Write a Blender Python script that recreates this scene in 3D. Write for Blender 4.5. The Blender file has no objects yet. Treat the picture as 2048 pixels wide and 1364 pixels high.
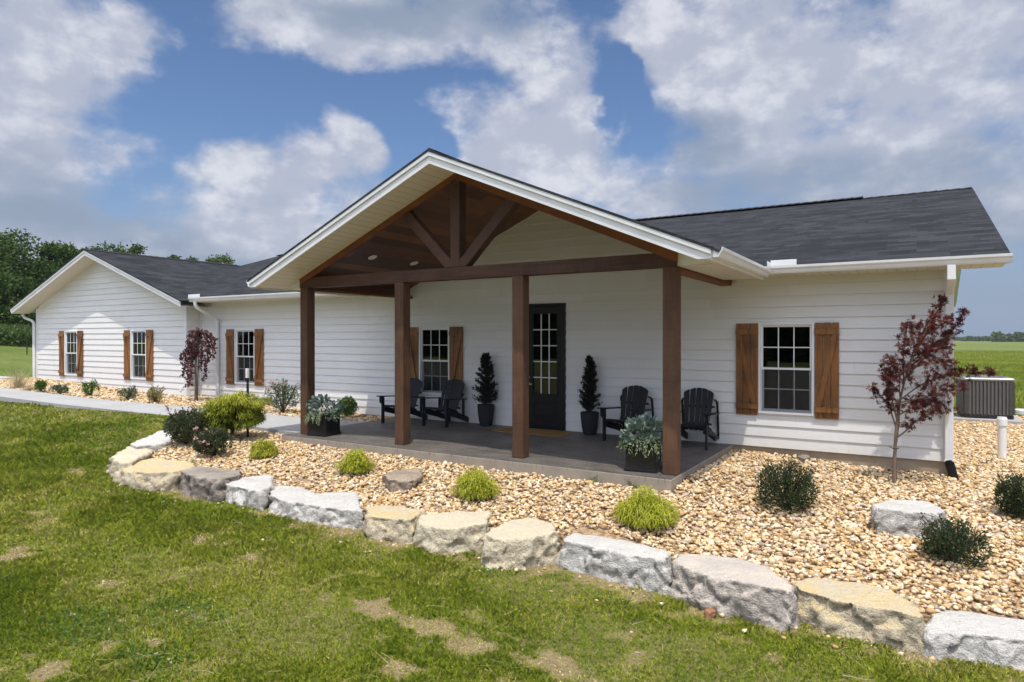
import bpy, bmesh, math, random
import numpy as np
from mathutils import Vector, Matrix
random.seed(7); rng = np.random.default_rng(7)
R = math.radians
sc = bpy.context.scene
col = sc.collection

# ------------------------------------------------------------------ camera
YAW, PIT, FPX, DC, HC = R(31.549), R(.232), 1317.5, 11.516, 1.8
cd = bpy.data.cameras.new('camera'); cam = bpy.data.objects.new('camera', cd); col.objects.link(cam)
cam.location = (0, -DC, HC); cam.rotation_euler = (R(90) - PIT, 0, YAW)
cd.sensor_width = 36; cd.lens = FPX / 2048 * 36; cd.clip_start = .05; cd.clip_end = 6000
sc.camera = cam
sc.view_settings.view_transform = 'Standard'; sc.view_settings.look = 'None'
sc.view_settings.exposure = 0.0; sc.view_settings.gamma = 1
sc.render.resolution_x = 1024; sc.render.resolution_y = 682
SUN = Vector((.2, -.31, 1)).normalized()
SUN_STRENGTH = 3.7

# ------------------------------------------------------------------ node helpers
def nd(nt, t, ins=None, **pr):
    n = nt.nodes.new(t)
    for k, v in pr.items(): setattr(n, k, v)
    for k, v in (ins or {}).items():
        s = n.inputs[k]
        if isinstance(v, bpy.types.NodeSocket): nt.links.new(v, s)
        else: s.default_value = v
    return n
def mth(nt, op, a, b=None, c=None, clamp=False):
    d = {0: a}
    if b is not None: d[1] = b
    if c is not None: d[2] = c
    return nd(nt, 'ShaderNodeMath', d, operation=op, use_clamp=clamp).outputs[0]
def mixc(nt, f, a, b, bt='MIX'):
    n = nd(nt, 'ShaderNodeMix', data_type='RGBA', blend_type=bt)
    for i, v in ((0, f), (6, a), (7, b)):
        if isinstance(v, bpy.types.NodeSocket): nt.links.new(v, n.inputs[i])
        else: n.inputs[i].default_value = (v if i == 0 else (tuple(v) + (1,))[:4])
    return n.outputs[2]
def ramp(nt, f, stops, interp='LINEAR'):
    n = nd(nt, 'ShaderNodeValToRGB', {0: f}); r = n.color_ramp; r.interpolation = interp
    while len(r.elements) < len(stops): r.elements.new(.5)
    for e, (p, c) in zip(r.elements, stops):
        e.position = p; e.color = (tuple(c) + (1,))[:4] if hasattr(c, '__len__') else (c, c, c, 1)
    return n.outputs[0]
def noise(nt, v, scale, detail=4, rough=.55, dim='3D', **k):
    ins = {'Scale': scale, 'Detail': detail, 'Roughness': rough}
    if v is not None: ins['Vector'] = v
    return nd(nt, 'ShaderNodeTexNoise', ins, noise_dimensions=dim).outputs[0]
def mapping(nt, v, scale=(1, 1, 1), rot=(0, 0, 0)):
    return nd(nt, 'ShaderNodeMapping', {'Vector': v, 'Scale': scale, 'Rotation': rot}).outputs[0]

# ------------------------------------------------------------------ world
wd = bpy.data.worlds.new('World'); sc.world = wd; wd.use_nodes = True
def build_world():
    nt = wd.node_tree; nt.nodes.clear()
    out = nd(nt, 'ShaderNodeOutputWorld')
    sky = nd(nt, 'ShaderNodeTexSky', sky_type='NISHITA', sun_disc=False, sun_elevation=math.asin(SUN.z),
             sun_rotation=math.atan2(SUN.x, SUN.y), air_density=1.0, dust_density=.6, ozone_density=1.6)
    g = nd(nt, 'ShaderNodeTexCoord').outputs['Generated']
    sp = nd(nt, 'ShaderNodeSeparateXYZ', {0: g})
    x, y, z = sp.outputs
    az = mth(nt, 'ARCTAN2', x, y); el = mth(nt, 'ARCSINE', z)
    pv = nd(nt, 'ShaderNodeCombineXYZ', {0: az, 1: mth(nt, 'MULTIPLY', el, 1.45), 2: 0.0}).outputs[0]
    n1 = noise(nt, pv, 5.2, 9, .58); n2 = noise(nt, mapping(nt, pv, (1, 1, 1)), 13., 7, .6)
    n3 = nd(nt, 'ShaderNodeTexNoise', {'Vector': pv, 'Scale': 3.1, 'Detail': 5., 'Roughness': .5}).outputs[1]
    ds = nd(nt, 'ShaderNodeSeparateXYZ', {0: n3})
    az2 = mth(nt, 'ADD', az, mth(nt, 'MULTIPLY', mth(nt, 'SUBTRACT', ds.outputs[0], .5), .24))
    el2 = mth(nt, 'ADD', el, mth(nt, 'MULTIPLY', mth(nt, 'SUBTRACT', ds.outputs[1], .5), .18))
    def blob(px, py, rx, ry):
        a = (px - 1024) / FPX; b = -(py - 676.5) / FPX
        X = a * math.cos(YAW) - math.sin(YAW); Y = a * math.sin(YAW) + math.cos(YAW)
        h = math.hypot(X, Y); ca = math.atan2(X, Y); ce = math.atan2(b, h)
        sx = rx / FPX / (1 + a * a); sy = ry / FPX / math.sqrt(1 + a * a)
        u = mth(nt, 'MULTIPLY', mth(nt, 'SUBTRACT', az2, ca), 1 / sx)
        v = mth(nt, 'MULTIPLY', mth(nt, 'SUBTRACT', el2, ce), 1 / sy)
        return mth(nt, 'SUBTRACT', 1.0, mth(nt, 'ADD', mth(nt, 'MULTIPLY', u, u), mth(nt, 'MULTIPLY', v, v)))
    def field(bl):
        f = None
        for b in bl:
            s = blob(*b); f = s if f is None else nd(nt, 'ShaderNodeMath', {0: f, 1: s, 2: .35}, operation='SMOOTH_MAX').outputs[0]
        return f
    F = field([(60, 90, 250, 180), (250, 55, 110, 85), (40, 330, 215, 270), (40, 520, 230, 140), (300, 470, 260, 75), (560, 370, 135, 85), (480, 440, 250, 70),
               (820, 50, 360, 85), (600, 35, 120, 60), (1060, 285, 150, 95), (1105, 190, 75, 110), (1140, 110, 50, 70), (1310, 80, 80, 100),
               (1560, 130, 310, 190), (1840, 190, 440, 290), (1650, 330, 430, 130), (1380, 410, 130, 40), (1000, 340, 120, 60), (1800, 430, 420, 90), (1500, 420, 160, 60), (200, 480, 330, 90), (700, 330, 60, 60), (720,420,130,60)])
    F = mth(nt, 'MAXIMUM', F, -1.3)
    # the rest of the sky (beside and above the view) carries broken cloud too
    hi = mth(nt, 'MULTIPLY', mth(nt, 'SUBTRACT', el, .56), 5.0)
    hi = mth(nt, 'MINIMUM', hi, .35)
    side = mth(nt, 'MINIMUM', mth(nt, 'MULTIPLY', mth(nt, 'SUBTRACT', mth(nt, 'ABSOLUTE', mth(nt, 'ADD', az, YAW)), .85), 5.), .25)
    F = mth(nt, 'MAXIMUM', F, mth(nt, 'MAXIMUM', hi, side))
    gap = field([(1225, 215, 40, 70), (1240, 130, 28, 60), (1180, 260, 20, 60), (900, 330, 30, 60)])
    gap = mth(nt, 'MAXIMUM', gap, 0.0)
    d = mth(nt, 'ADD', mth(nt, 'MULTIPLY', F, .66), mth(nt, 'MULTIPLY', mth(nt, 'SUBTRACT', n1, .5), 4.2))
    d = mth(nt, 'ADD', d, mth(nt, 'MULTIPLY', mth(nt, 'SUBTRACT', n2, .5), .8))
    d = mth(nt, 'ADD', mth(nt, 'SUBTRACT', d, mth(nt, 'MULTIPLY', gap, .8)), .10)
    dens = nd(nt, 'ShaderNodeMapRange', {0: d, 1: -.34, 2: .62, 3: 0., 4: 1.}, interpolation_type='SMOOTHSTEP').outputs[0]
    # cloud colour: bright tops, blue grey bases
    S = field([(60, 420, 330, 170), (1700, 420, 560, 95), (840, 10, 330, 60), (1950, 470, 400, 120), (480, 520, 420, 90), (1400, 300, 140, 60)])
    S = mth(nt, 'MAXIMUM', S, -.6)
    sh = mth(nt, 'ADD', mth(nt, 'MULTIPLY', S, .55), mth(nt, 'MULTIPLY', mth(nt, 'SUBTRACT', noise(nt, mapping(nt, pv, (1.3, 2.2, 1)), 3.6, 6, .52), .5), 2.2))
    shade = nd(nt, 'ShaderNodeMapRange', {0: sh, 1: -.35, 2: .75, 3: 0., 4: 1.}, interpolation_type='SMOOTHSTEP').outputs[0]
    cc = mixc(nt, shade, (.49, .525, .635), (.30, .365, .48))
    ex = nd(nt, 'ShaderNodeMapRange', {0: mth(nt, 'ADD', n2, mth(nt, 'MULTIPLY', n1, .6)), 1: .74, 2: 1.02, 3: 0., 4: 1.}, interpolation_type='SMOOTHSTEP').outputs[0]
    cc = mixc(nt, mth(nt, 'MULTIPLY', mth(nt, 'SUBTRACT', 1.0, shade), mth(nt, 'MULTIPLY', ex, .95), clamp=True), cc, (.76, .775, .84))
    # cloud overhead and near the sun, out of view, brightened as added fill light
    up = nd(nt, 'ShaderNodeMapRange', {0: el, 1: .55, 2: 1.1, 3: 1., 4: 1.5}).outputs[0]
    sd = nd(nt, 'ShaderNodeVectorMath', {0: g, 1: SUN[:]}, operation='DOT_PRODUCT').outputs[1]
    up = mth(nt, 'MULTIPLY', up, nd(nt, 'ShaderNodeMapRange', {0: sd, 1: .38, 2: .95, 3: 1., 4: 2.4}).outputs[0])
    bk = nd(nt, 'ShaderNodeMapRange', {0: y, 1: -.05, 2: -.6, 3: 1., 4: 1.7}).outputs[0]   # cloud behind the camera, brightened as added fill for the shaded walls
    up = mth(nt, 'MULTIPLY', up, bk)
    cc = nd(nt, 'ShaderNodeVectorMath', {0: cc, 3: up}, operation='SCALE').outputs[0]
    skc = nd(nt, 'ShaderNodeVectorMath', {0: sky.outputs[0], 1: (.088, .101, .120)}, operation='MULTIPLY').outputs[0]
    hz = nd(nt, 'ShaderNodeMapRange', {0: el, 1: 0.0, 2: .30, 3: .85, 4: 0.0}, interpolation_type='SMOOTHSTEP').outputs[0]
    skc = mixc(nt, hz, skc, (.27, .345, .49))
    c = mixc(nt, mth(nt, 'MULTIPLY', dens, .94), skc, cc)
    lowz = nd(nt, 'ShaderNodeMapRange', {0: el, 1: 0.0, 2: .11, 3: .8, 4: 0.0}, interpolation_type='SMOOTHSTEP').outputs[0]
    c = mixc(nt, lowz, c, (.27, .345, .475))
    bg = nd(nt, 'ShaderNodeBackground', {0: c, 1: 1.0})
    nt.links.new(bg.outputs[0], out.inputs[0])
build_world()
wd.cycles.sampling_method = 'MANUAL'; wd.cycles.sample_map_resolution = 512

sl = bpy.data.lights.new('sun', 'SUN'); so = bpy.data.objects.new('sun', sl); col.objects.link(so)
sl.energy = SUN_STRENGTH; sl.angle = R(.53); sl.color = (1, .94, .83)
so.rotation_euler = SUN.to_track_quat('Z', 'Y').to_euler(); so.location = (4, -8, 20)

# ------------------------------------------------------------------ geometry helpers
def ray(px, py):
    a = (px - 1024) / FPX; b = -(py - 682) / FPX
    fw = math.cos(PIT) + b * math.sin(PIT); up = b * math.cos(PIT) - math.sin(PIT)
    return Vector((a * math.cos(YAW) - fw * math.sin(YAW), a * math.sin(YAW) + fw * math.cos(YAW), up))
CAM = Vector((0, -DC, HC))
def at(px, py, z): r = ray(px, py); return CAM + r * ((z - HC) / r.z)      # pixel -> point at height z
def aty(px, py, y): r = ray(px, py); return CAM + r * ((y + DC) / r.y)     # pixel -> point in the plane Y = y
def onto(px, py, fn):
    z = -.4
    for _ in range(40):
        p = at(px, py, z); z = .5 * z + .5 * fn(p.x, p.y)
    p = at(px, py, z); p.z = fn(p.x, p.y); return p

def hsh(ix, iy, iz, seed):
    h = (ix.astype(np.int64) * 374761393 + iy.astype(np.int64) * 668265263 + iz.astype(np.int64) * 2147483647 + seed * 144269)
    h = (h ^ (h >> 13)) * 1274126177; h = h ^ (h >> 16)
    return (h & 0xffffff) / float(0xffffff)
def vn(p, s, seed=0):
    p = np.asarray(p, float) * s
    if p.shape[1] == 2: p = np.c_[p, np.zeros(len(p))]
    i = np.floor(p); f = p - i; f = f * f * (3 - 2 * f); i = i.astype(int)
    o = 0
    for a in (0, 1):
        wx = f[:, 0] if a else 1 - f[:, 0]
        for b in (0, 1):
            wy = f[:, 1] if b else 1 - f[:, 1]
            for c in (0, 1):
                wz = f[:, 2] if c else 1 - f[:, 2]
                o = o + wx * wy * wz * hsh(i[:, 0] + a, i[:, 1] + b, i[:, 2] + c, seed)
    return o
def fbm(p, s, seed=0, oct=4):
    o = 0; a = .5; t = 0
    for k in range(oct): o = o + a * vn(p, s * 2 ** k, seed + k * 17); t += a; a *= .5
    return o / t
def sm(a, b, x):
    t = np.clip((np.asarray(x, float) - a) / (b - a), 0, 1); return t * t * (3 - 2 * t)

def link(o, parent=None):
    col.objects.link(o)
    if parent is not None: o.parent = parent
    return o
def mesh_np(name, V, F, m, parent=None, attrs=None, smooth=False, local=None):
    """V Nx3, F MxK constant polygon size (or a list of arrays of different sizes)"""
    V = np.asarray(V, np.float32)
    if local is not None: V = V - np.asarray(local, np.float32)
    me = bpy.data.meshes.new(name)
    Fs = [np.asarray(f, np.int32) for f in (F if isinstance(F, list) else [F])]
    Fs = [f for f in Fs if len(f)]
    nl = sum(f.size for f in Fs); npoly = sum(len(f) for f in Fs)
    me.vertices.add(len(V)); me.vertices.foreach_set('co', V.ravel())
    me.loops.add(nl); me.loops.foreach_set('vertex_index', np.concatenate([f.ravel() for f in Fs]))
    me.polygons.add(npoly)
    st = []; c = 0
    for f in Fs: st.append(c + np.arange(len(f)) * f.shape[1]); c += f.size
    me.polygons.foreach_set('loop_start', np.concatenate(st).astype(np.int32))
    for k, a in (attrs or {}).items():
        at_ = me.attributes.new(k, 'FLOAT', 'POINT'); at_.data.foreach_set('value', np.asarray(a, np.float32))
    me.update(calc_edges=True); me.validate()
    if smooth: me.polygons.foreach_set('use_smooth', np.ones(len(me.polygons), bool))
    me.materials.append(m)
    return link(bpy.data.objects.new(name, me), parent)
def tag(o, label=None, cat=None, group=None, kind=None):
    if label: o['label'] = label
    if cat: o['category'] = cat
    if group: o['group'] = group
    if kind: o['kind'] = kind
    return o
def thing(name, loc, label, cat, group=None, rz=0):
    o = bpy.data.objects.new(name, None); o.location = loc; o.rotation_euler.z = rz; o.empty_display_size = .2
    link(o); return tag(o, label, cat, group)
def copy_tree(o, parent=None):
    c = o.copy(); col.objects.link(c)
    if parent is not None: c.parent = parent
    for ch in list(o.children): copy_tree(ch, c)
    return c

class MB:                                     # mesh collector: boxes, prisms, tubes, loose faces
    def __init__(s): s.v = []; s.f = []; s.uv = {}
    def add(s, vs, fs):
        n = len(s.v); s.v += [tuple(v) for v in vs]; s.f += [tuple(i + n for i in f) for f in fs]; return s
    def box(s, a, b, M=None):
        x0, y0, z0 = a; x1, y1, z1 = b
        vs = [Vector(p) for p in ((x0, y0, z0), (x1, y0, z0), (x1, y1, z0), (x0, y1, z0), (x0, y0, z1), (x1, y0, z1), (x1, y1, z1), (x0, y1, z1))]
        if M is not None: vs = [M @ v for v in vs]
        return s.add(vs, [(0, 3, 2, 1), (4, 5, 6, 7), (0, 1, 5, 4), (1, 2, 6, 5), (2, 3, 7, 6), (3, 0, 4, 7)])
    def prism(s, poly, d):                    # polygon extruded by vector d
        n = len(poly); P = [Vector(p) for p in poly]; d = Vector(d)
        nr = Vector((0, 0, 0))
        for i in range(n): nr += P[i].cross(P[(i + 1) % n])
        if nr.dot(d) > 0: P = P[::-1]
        return s.add(P + [p + d for p in P], [tuple(range(n)), tuple(range(2 * n - 1, n - 1, -1))] + [(i, i + n, (i + 1) % n + n, (i + 1) % n) for i in range(n)])
    def bar(s, p, q, w, h, up=(0, 0, 1)):     # rectangular bar from p to q
        p, q = Vector(p), Vector(q); t = (q - p).normalized(); u = Vector(up)
        a = t.cross(u)
        if a.length < 1e-4: a = t.cross(Vector((0, 1, 0)))
        a.normalize(); b = a.cross(t).normalized()
        vs = [e + a * (i * w / 2) + b * (j * h / 2) for e in (p, q) for i, j in ((-1, -1), (1, -1), (1, 1), (-1, 1))]
        return s.add(vs, [(3, 2, 1, 0), (4, 5, 6, 7), (0, 1, 5, 4), (1, 2, 6, 5), (2, 3, 7, 6), (3, 0, 4, 7)])
    def tube(s, pts, rad, n=8, cap=True):
        pts = [Vector(p) for p in pts]; rad = rad if hasattr(rad, '__len__') else [rad] * len(pts)
        vs = []; a = None
        for i, p in enumerate(pts):
            t = (pts[min(i + 1, len(pts) - 1)] - pts[max(i - 1, 0)]).normalized()
            if a is None: a = t.orthogonal().normalized()
            a = (a - t * a.dot(t)).normalized(); b = t.cross(a)
            vs += [p + (a * math.cos(2 * math.pi * k / n) + b * math.sin(2 * math.pi * k / n)) * rad[i] for k in range(n)]
        fs = [(i * n + k, i * n + (k + 1) % n, (i + 1) * n + (k + 1) % n, (i + 1) * n + k) for i in range(len(pts) - 1) for k in range(n)]
        if cap: fs += [tuple(range(n - 1, -1, -1)), tuple((len(pts) - 1) * n + k for k in range(n))]
        return s.add(vs, fs)
    def lathe(s, prof, c=(0, 0, 0), n=28, cap=True):
        vs = [(c[0] + r * math.cos(2 * math.pi * k / n), c[1] + r * math.sin(2 * math.pi * k / n), c[2] + z) for r, z in prof for k in range(n)]
        fs = [(i * n + k, i * n + (k + 1) % n, (i + 1) * n + (k + 1) % n, (i + 1) * n + k) for i in range(len(prof) - 1) for k in range(n)]
        if cap: fs += [tuple(range(n - 1, -1, -1)), tuple((len(prof) - 1) * n + k for k in range(n))]
        return s.add(vs, fs)
    def build(s, name, m, parent=None, smooth=False, bevel=0, seg=1, loc=(0, 0, 0), angle=True):
        me = bpy.data.meshes.new(name)
        L = Vector(loc)
        me.from_pydata([Vector(v) - L for v in s.v], [], s.f); me.validate(); me.update()
        me.materials.append(m)
        if smooth:
            me.polygons.foreach_set('use_smooth', np.ones(len(me.polygons), bool))
            if angle: me.set_sharp_from_angle(angle=R(40))
        o = link(bpy.data.objects.new(name, me), parent); o.location = L
        if bevel:
            b = o.modifiers.new('bevel', 'BEVEL'); b.width = bevel; b.segments = seg; b.limit_method = 'ANGLE'; b.angle_limit = R(40)
        return o

# ------------------------------------------------------------------ materials
def mat(name, color=(.5, .5, .5), rough=.6, fn=None, spec=.5, metallic=0, **k):
    m = bpy.data.materials.new(name); m.use_nodes = True; nt = m.node_tree; b = nt.nodes['Principled BSDF']
    b.inputs['Base Color'].default_value = (tuple(color) + (1,))[:4]; b.inputs['Roughness'].default_value = rough
    b.inputs['Specular IOR Level'].default_value = spec; b.inputs['Metallic'].default_value = metallic
    if fn: fn(nt, b, nd(nt, 'ShaderNodeTexCoord').outputs['Object'])
    return m
def setc(nt, b, c): nt.links.new(c, b.inputs['Base Color'])
def bump(nt, b, h, dist=.01, strength=.6):
    n = nd(nt, 'ShaderNodeBump', {'Height': h, 'Distance': dist, 'Strength': strength}); nt.links.new(n.outputs[0], b.inputs['Normal'])
def attr(nt, name='rnd'): return nd(nt, 'ShaderNodeAttribute', attribute_name=name).outputs['Fac']

def f_siding(nt, b, co):
    sp = nd(nt, 'ShaderNodeSeparateXYZ', {0: co}).outputs
    row = mth(nt, 'FLOOR', mth(nt, 'DIVIDE', sp[2], .178))
    rr = nd(nt, 'ShaderNodeTexWhiteNoise', {'W': row}, noise_dimensions='1D').outputs[0]
    u = mth(nt, 'FRACT', mth(nt, 'ADD', mth(nt, 'DIVIDE', mth(nt, 'ADD', sp[0], sp[1]), 3.66), mth(nt, 'MULTIPLY', rr, 7.3)))
    seam = mth(nt, 'LESS_THAN', u, .0013)
    g = noise(nt, mapping(nt, co, (4, 4, 46)), 3, 5, .6)
    var = nd(nt, 'ShaderNodeTexWhiteNoise', {'W': mth(nt, 'ADD', row, mth(nt, 'FLOOR', mth(nt, 'ADD', mth(nt, 'DIVIDE', mth(nt, 'ADD', sp[0], sp[1]), 3.66), mth(nt, 'MULTIPLY', rr, 7.3))))}, noise_dimensions='1D').outputs[0]
    c = mixc(nt, var, (.725, .728, .722), (.765, .768, .762))
    dirt = noise(nt, co, 1.3, 5, .6)
    c = mixc(nt, mth(nt, 'MULTIPLY', ramp(nt, dirt, [(.5, 0), (.75, 1)]), .12), c, (.50, .47, .42))
    spl = mth(nt, 'MULTIPLY', nd(nt, 'ShaderNodeMapRange', {0: mth(nt, 'ADD', sp[2], mth(nt, 'MULTIPLY', noise(nt, co, 5, 5, .7), .35)), 1: .15, 2: .45, 3: 1., 4: 0.}).outputs[0], .30)
    c = mixc(nt, spl, c, (.52, .46, .37))
    lap_shade = mth(nt, 'LESS_THAN', mth(nt, 'FRACT', mth(nt, 'DIVIDE', mth(nt, 'ADD', sp[2], .0005), .178)), .036)  # shade under each lap painted as a dark line at the course bottom
    c = mixc(nt, mth(nt, 'MULTIPLY', mth(nt, 'MAXIMUM', seam, lap_shade), .22), c, (.2, .195, .18))
    setc(nt, b, c); bump(nt, b, g, .004, .5)
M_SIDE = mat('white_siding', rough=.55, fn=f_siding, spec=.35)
def f_trim(nt, b, co):
    setc(nt, b, mixc(nt, ramp(nt, noise(nt, co, 3, 5), [(.4, 0), (.8, 1)]), (.76, .765, .77), (.66, .66, .65)))
    bump(nt, b, noise(nt, co, 30, 3), .001, .3)
M_TRIM = mat('white_trim', rough=.35, fn=f_trim)
M_VINYL = mat('white_vinyl', (.80, .81, .83), .3)
def f_soffit(ax):
    def f(nt, b, co):
        sp = nd(nt, 'ShaderNodeSeparateXYZ', {0: co}).outputs
        q = mth(nt, 'FRACT', mth(nt, 'DIVIDE', sp[ax], .127)); w = mth(nt, 'FRACT', mth(nt, 'DIVIDE', sp[ax], .381))
        ln = mth(nt, 'MAXIMUM', mth(nt, 'LESS_THAN', q, .07), mth(nt, 'LESS_THAN', w, .035))
        setc(nt, b, mixc(nt, mth(nt, 'MULTIPLY', ln, .55), (.66, .62, .53), (.30, .27, .21)))
        bump(nt, b, mth(nt, 'SUBTRACT', 1.0, ln), .006, .8)
    return f
M_SOFX = mat('soffit_across', rough=.45, fn=f_soffit(0)); M_SOFY = mat('soffit_along', rough=.45, fn=f_soffit(1))
def f_conc(c1, c2, sc_=2.5, bd=.004, stain=.0):
    def f(nt, b, co):
        n = noise(nt, co, sc_, 6, .62); n2 = noise(nt, co, 60, 4, .6)
        c = mixc(nt, ramp(nt, n, [(.3, 0), (.72, 1)]), c1, c2)
        c = mixc(nt, mth(nt, 'MULTIPLY', ramp(nt, n2, [(.35, 0), (.65, 1)]), .25), c, tuple(x * .6 for x in c1))
        setc(nt, b, c); bump(nt, b, n2, bd, .6)
    return f
M_WALK = mat('pale_concrete', rough=.85, fn=f_conc((.36, .355, .345), (.43, .425, .415), 1.2, .002), spec=.2)
M_FOUND = mat('tan_foundation', rough=.9, fn=f_conc((.30, .24, .165), (.40, .33, .24), 3), spec=.2)
def f_slab(nt, b, co):
    n = noise(nt, co, 1.6, 6, .65); n2 = noise(nt, mapping(nt, co, (1, 1, 1)), 28, 5, .65)
    v = nd(nt, 'ShaderNodeTexVoronoi', {'Vector': co, 'Scale': 2.6}, feature='DISTANCE_TO_EDGE').outputs[0]
    crack = ramp(nt, v, [(0, 0), (.03, 1)])
    c = mixc(nt, ramp(nt, n, [(.3, 0), (.7, 1)]), (.045, .040, .037), (.150, .132, .113))
    c = mixc(nt, ramp(nt, n2, [(.45, 0), (.62, 1)]), c, mixc(nt, .5, c, (.24, .22, .195)))
    st = noise(nt, mapping(nt, co, (1.2, 7, 1), (0, 0, .5)), 1.3, 6, .7); c = mixc(nt, mth(nt, 'MULTIPLY', ramp(nt, st, [(.5, 0), (.58, 1)]), .5), c, (.035, .031, .03))
    c = mixc(nt, mth(nt, 'MULTIPLY', mth(nt, 'SUBTRACT', 1.0, crack), .35), c, (.06, .055, .05))
    setc(nt, b, c); b.inputs['Roughness'].default_value = .55
    bump(nt, b, mth(nt, 'ADD', mth(nt, 'ADD', noise(nt, co, 7, 6, .6), mth(nt, 'MULTIPLY', n2, .4)), mth(nt, 'MULTIPLY', crack, .35)), .012, .7)
M_SLAB = mat('stamped_concrete', fn=f_slab, rough=.45)
def f_slabside(nt, b, co):
    st = noise(nt, mapping(nt, co, (14, 14, 1.2)), 1.6, 5, .7); z = nd(nt, 'ShaderNodeSeparateXYZ', {0: co}).outputs[2]
    drip = mth(nt, 'MULTIPLY', ramp(nt, st, [(.55, 0), (.66, 1)]), nd(nt, 'ShaderNodeMapRange', {0: z, 1: -.09, 2: 0., 3: 0., 4: 1.}).outputs[0])
    c = mixc(nt, noise(nt, co, 4, 5), (.22, .19, .155), (.38, .33, .27))
    setc(nt, b, mixc(nt, drip, c, (.07, .065, .06))); bump(nt, b, noise(nt, co, 45, 4), .004, .5)
M_SLABSIDE = mat('slab_edge', fn=f_slabside, rough=.85, spec=.2)

def f_wood(axis, c1, c2, knots=.5, plank=None, pax=0, rough=.65, saw=.35):
    """axis = grain direction (0/1/2)"""
    def f(nt, b, co):
        s = [22, 22, 22]; s[axis] = 1.3
        n = noise(nt, mapping(nt, co, tuple(s)), 1.5, 6, .65)
        k = noise(nt, co, 2.2, 4, .6)
        c = mixc(nt, ramp(nt, n, [(.25, 0), (.75, 1)]), c1, c2)
        c = mixc(nt, mth(nt, 'MULTIPLY', ramp(nt, k, [(.45, 0), (.7, 1)]), knots), c, tuple(x * .45 for x in c1))
        s2 = [3, 3, 3]; s2[axis] = 95
        saww = noise(nt, mapping(nt, co, tuple(s2)), 1.0, 3, .5)
        c = mixc(nt, mth(nt, 'MULTIPLY', ramp(nt, saww, [(.4, 0), (.65, 1)]), saw * .55), c, tuple(min(1, x * 1.5) for x in c2))
        s3 = [34, 34, 34]; s3[axis] = .9
        chk = noise(nt, mapping(nt, co, tuple(s3)), 1.0, 3, .5)
        ck = ramp(nt, chk, [(.60, 0), (.64, 1)]); c = mixc(nt, mth(nt, 'MULTIPLY', ck, .65 * knots), c, tuple(x * .2 for x in c1))
        blot = ramp(nt, noise(nt, co, .9, 5, .6), [(.35, 0), (.7, 1)]); c = mixc(nt, mth(nt, 'MULTIPLY', blot, .35), c, tuple(x * 1.35 for x in c2))
        h = mth(nt, 'SUBTRACT', mth(nt, 'ADD', n, mth(nt, 'MULTIPLY', saww, saw)), ck)
        if plank:
            sp = nd(nt, 'ShaderNodeSeparateXYZ', {0: co}).outputs[pax]
            q = mth(nt, 'DIVIDE', sp, plank); fl = mth(nt, 'FLOOR', q); fr = mth(nt, 'FRACT', q)
            rr = nd(nt, 'ShaderNodeTexWhiteNoise', {'W': fl}, noise_dimensions='1D').outputs[0]
            al = nd(nt, 'ShaderNodeSeparateXYZ', {0: co}).outputs[axis]
            seg = mth(nt, 'FLOOR', mth(nt, 'ADD', mth(nt, 'DIVIDE', al, 2.4), mth(nt, 'MULTIPLY', rr, 5)))
            r2 = nd(nt, 'ShaderNodeTexWhiteNoise', {'W': mth(nt, 'ADD', mth(nt, 'MULTIPLY', fl, 7.1), seg)}, noise_dimensions='1D').outputs[0]
            c = mixc(nt, r2, mixc(nt, .55, c, tuple(x * .35 for x in c1)), mixc(nt, .35, c, tuple(min(1, x * 2.2) for x in c2)))
            edge = mth(nt, 'LESS_THAN', fr, .03)
            c = mixc(nt, mth(nt, 'MULTIPLY', edge, .85), c, (.006, .004, .003))
            h = mth(nt, 'SUBTRACT', h, mth(nt, 'MULTIPLY', edge, 2))
        setc(nt, b, c); bump(nt, b, h, .004, .55)
        b.inputs['Roughness'].default_value = rough
    return f
BR1, BR2 = (.045, .023, .013), (.125, .064, .035)
M_POST = mat('brown_timber_upright', fn=f_wood(2, BR1, BR2), spec=.3)
M_BEAM = mat('brown_timber_beam', fn=f_wood(0, (.038, .019, .012), (.085, .040, .024)), spec=.3)
M_BEAMY = mat('brown_timber_side', fn=f_wood(1, (.12, .042, .013), (.21, .075, .022)), spec=.3)
M_BRACE = mat('brown_timber_brace', fn=f_wood(2, (.045, .022, .015), (.095, .048, .031)), spec=.3)
M_CEIL = mat('brown_plank_ceiling', fn=f_wood(1, (.060, .025, .010), (.14, .056, .020), .6, .19, 0, .5, .15), spec=.35)
M_SHUT = mat('cedar_shutter', fn=f_wood(2, (.12, .050, .015), (.30, .130, .038), .9, rough=.45, saw=.08), spec=.4)
M_BLACK = mat('black_paint', (.007, .007, .008), .42, spec=.35)
def f_plast(c):
    def f(nt, b, co):
        setc(nt, b, mixc(nt, noise(nt, co, 5, 5), c, tuple(x * 1.7 + .003 for x in c))); bump(nt, b, noise(nt, mapping(nt, co, (30, 30, 4)), 2, 3), .001, .4)
    return f
M_CHAIR = mat('black_chair', fn=f_plast((.006, .006, .007)), rough=.5, spec=.3)
M_CHAIRB = mat('blue_black_chair', fn=f_plast((.008, .010, .014)), rough=.55, spec=.3)
M_POT = mat('charcoal_pot', fn=f_plast((.014, .016, .020)), rough=.65, spec=.3)
M_PLANTER = mat('black_planter', (.010, .010, .011), .22)
M_SOIL = mat('dark_soil', (.03, .02, .014), .95)
M_METAL = mat('brushed_metal', (.4, .4, .4), .35, metallic=1)
M_GUT = mat('gutter_white', fn=f_trim, rough=.28)
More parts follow.
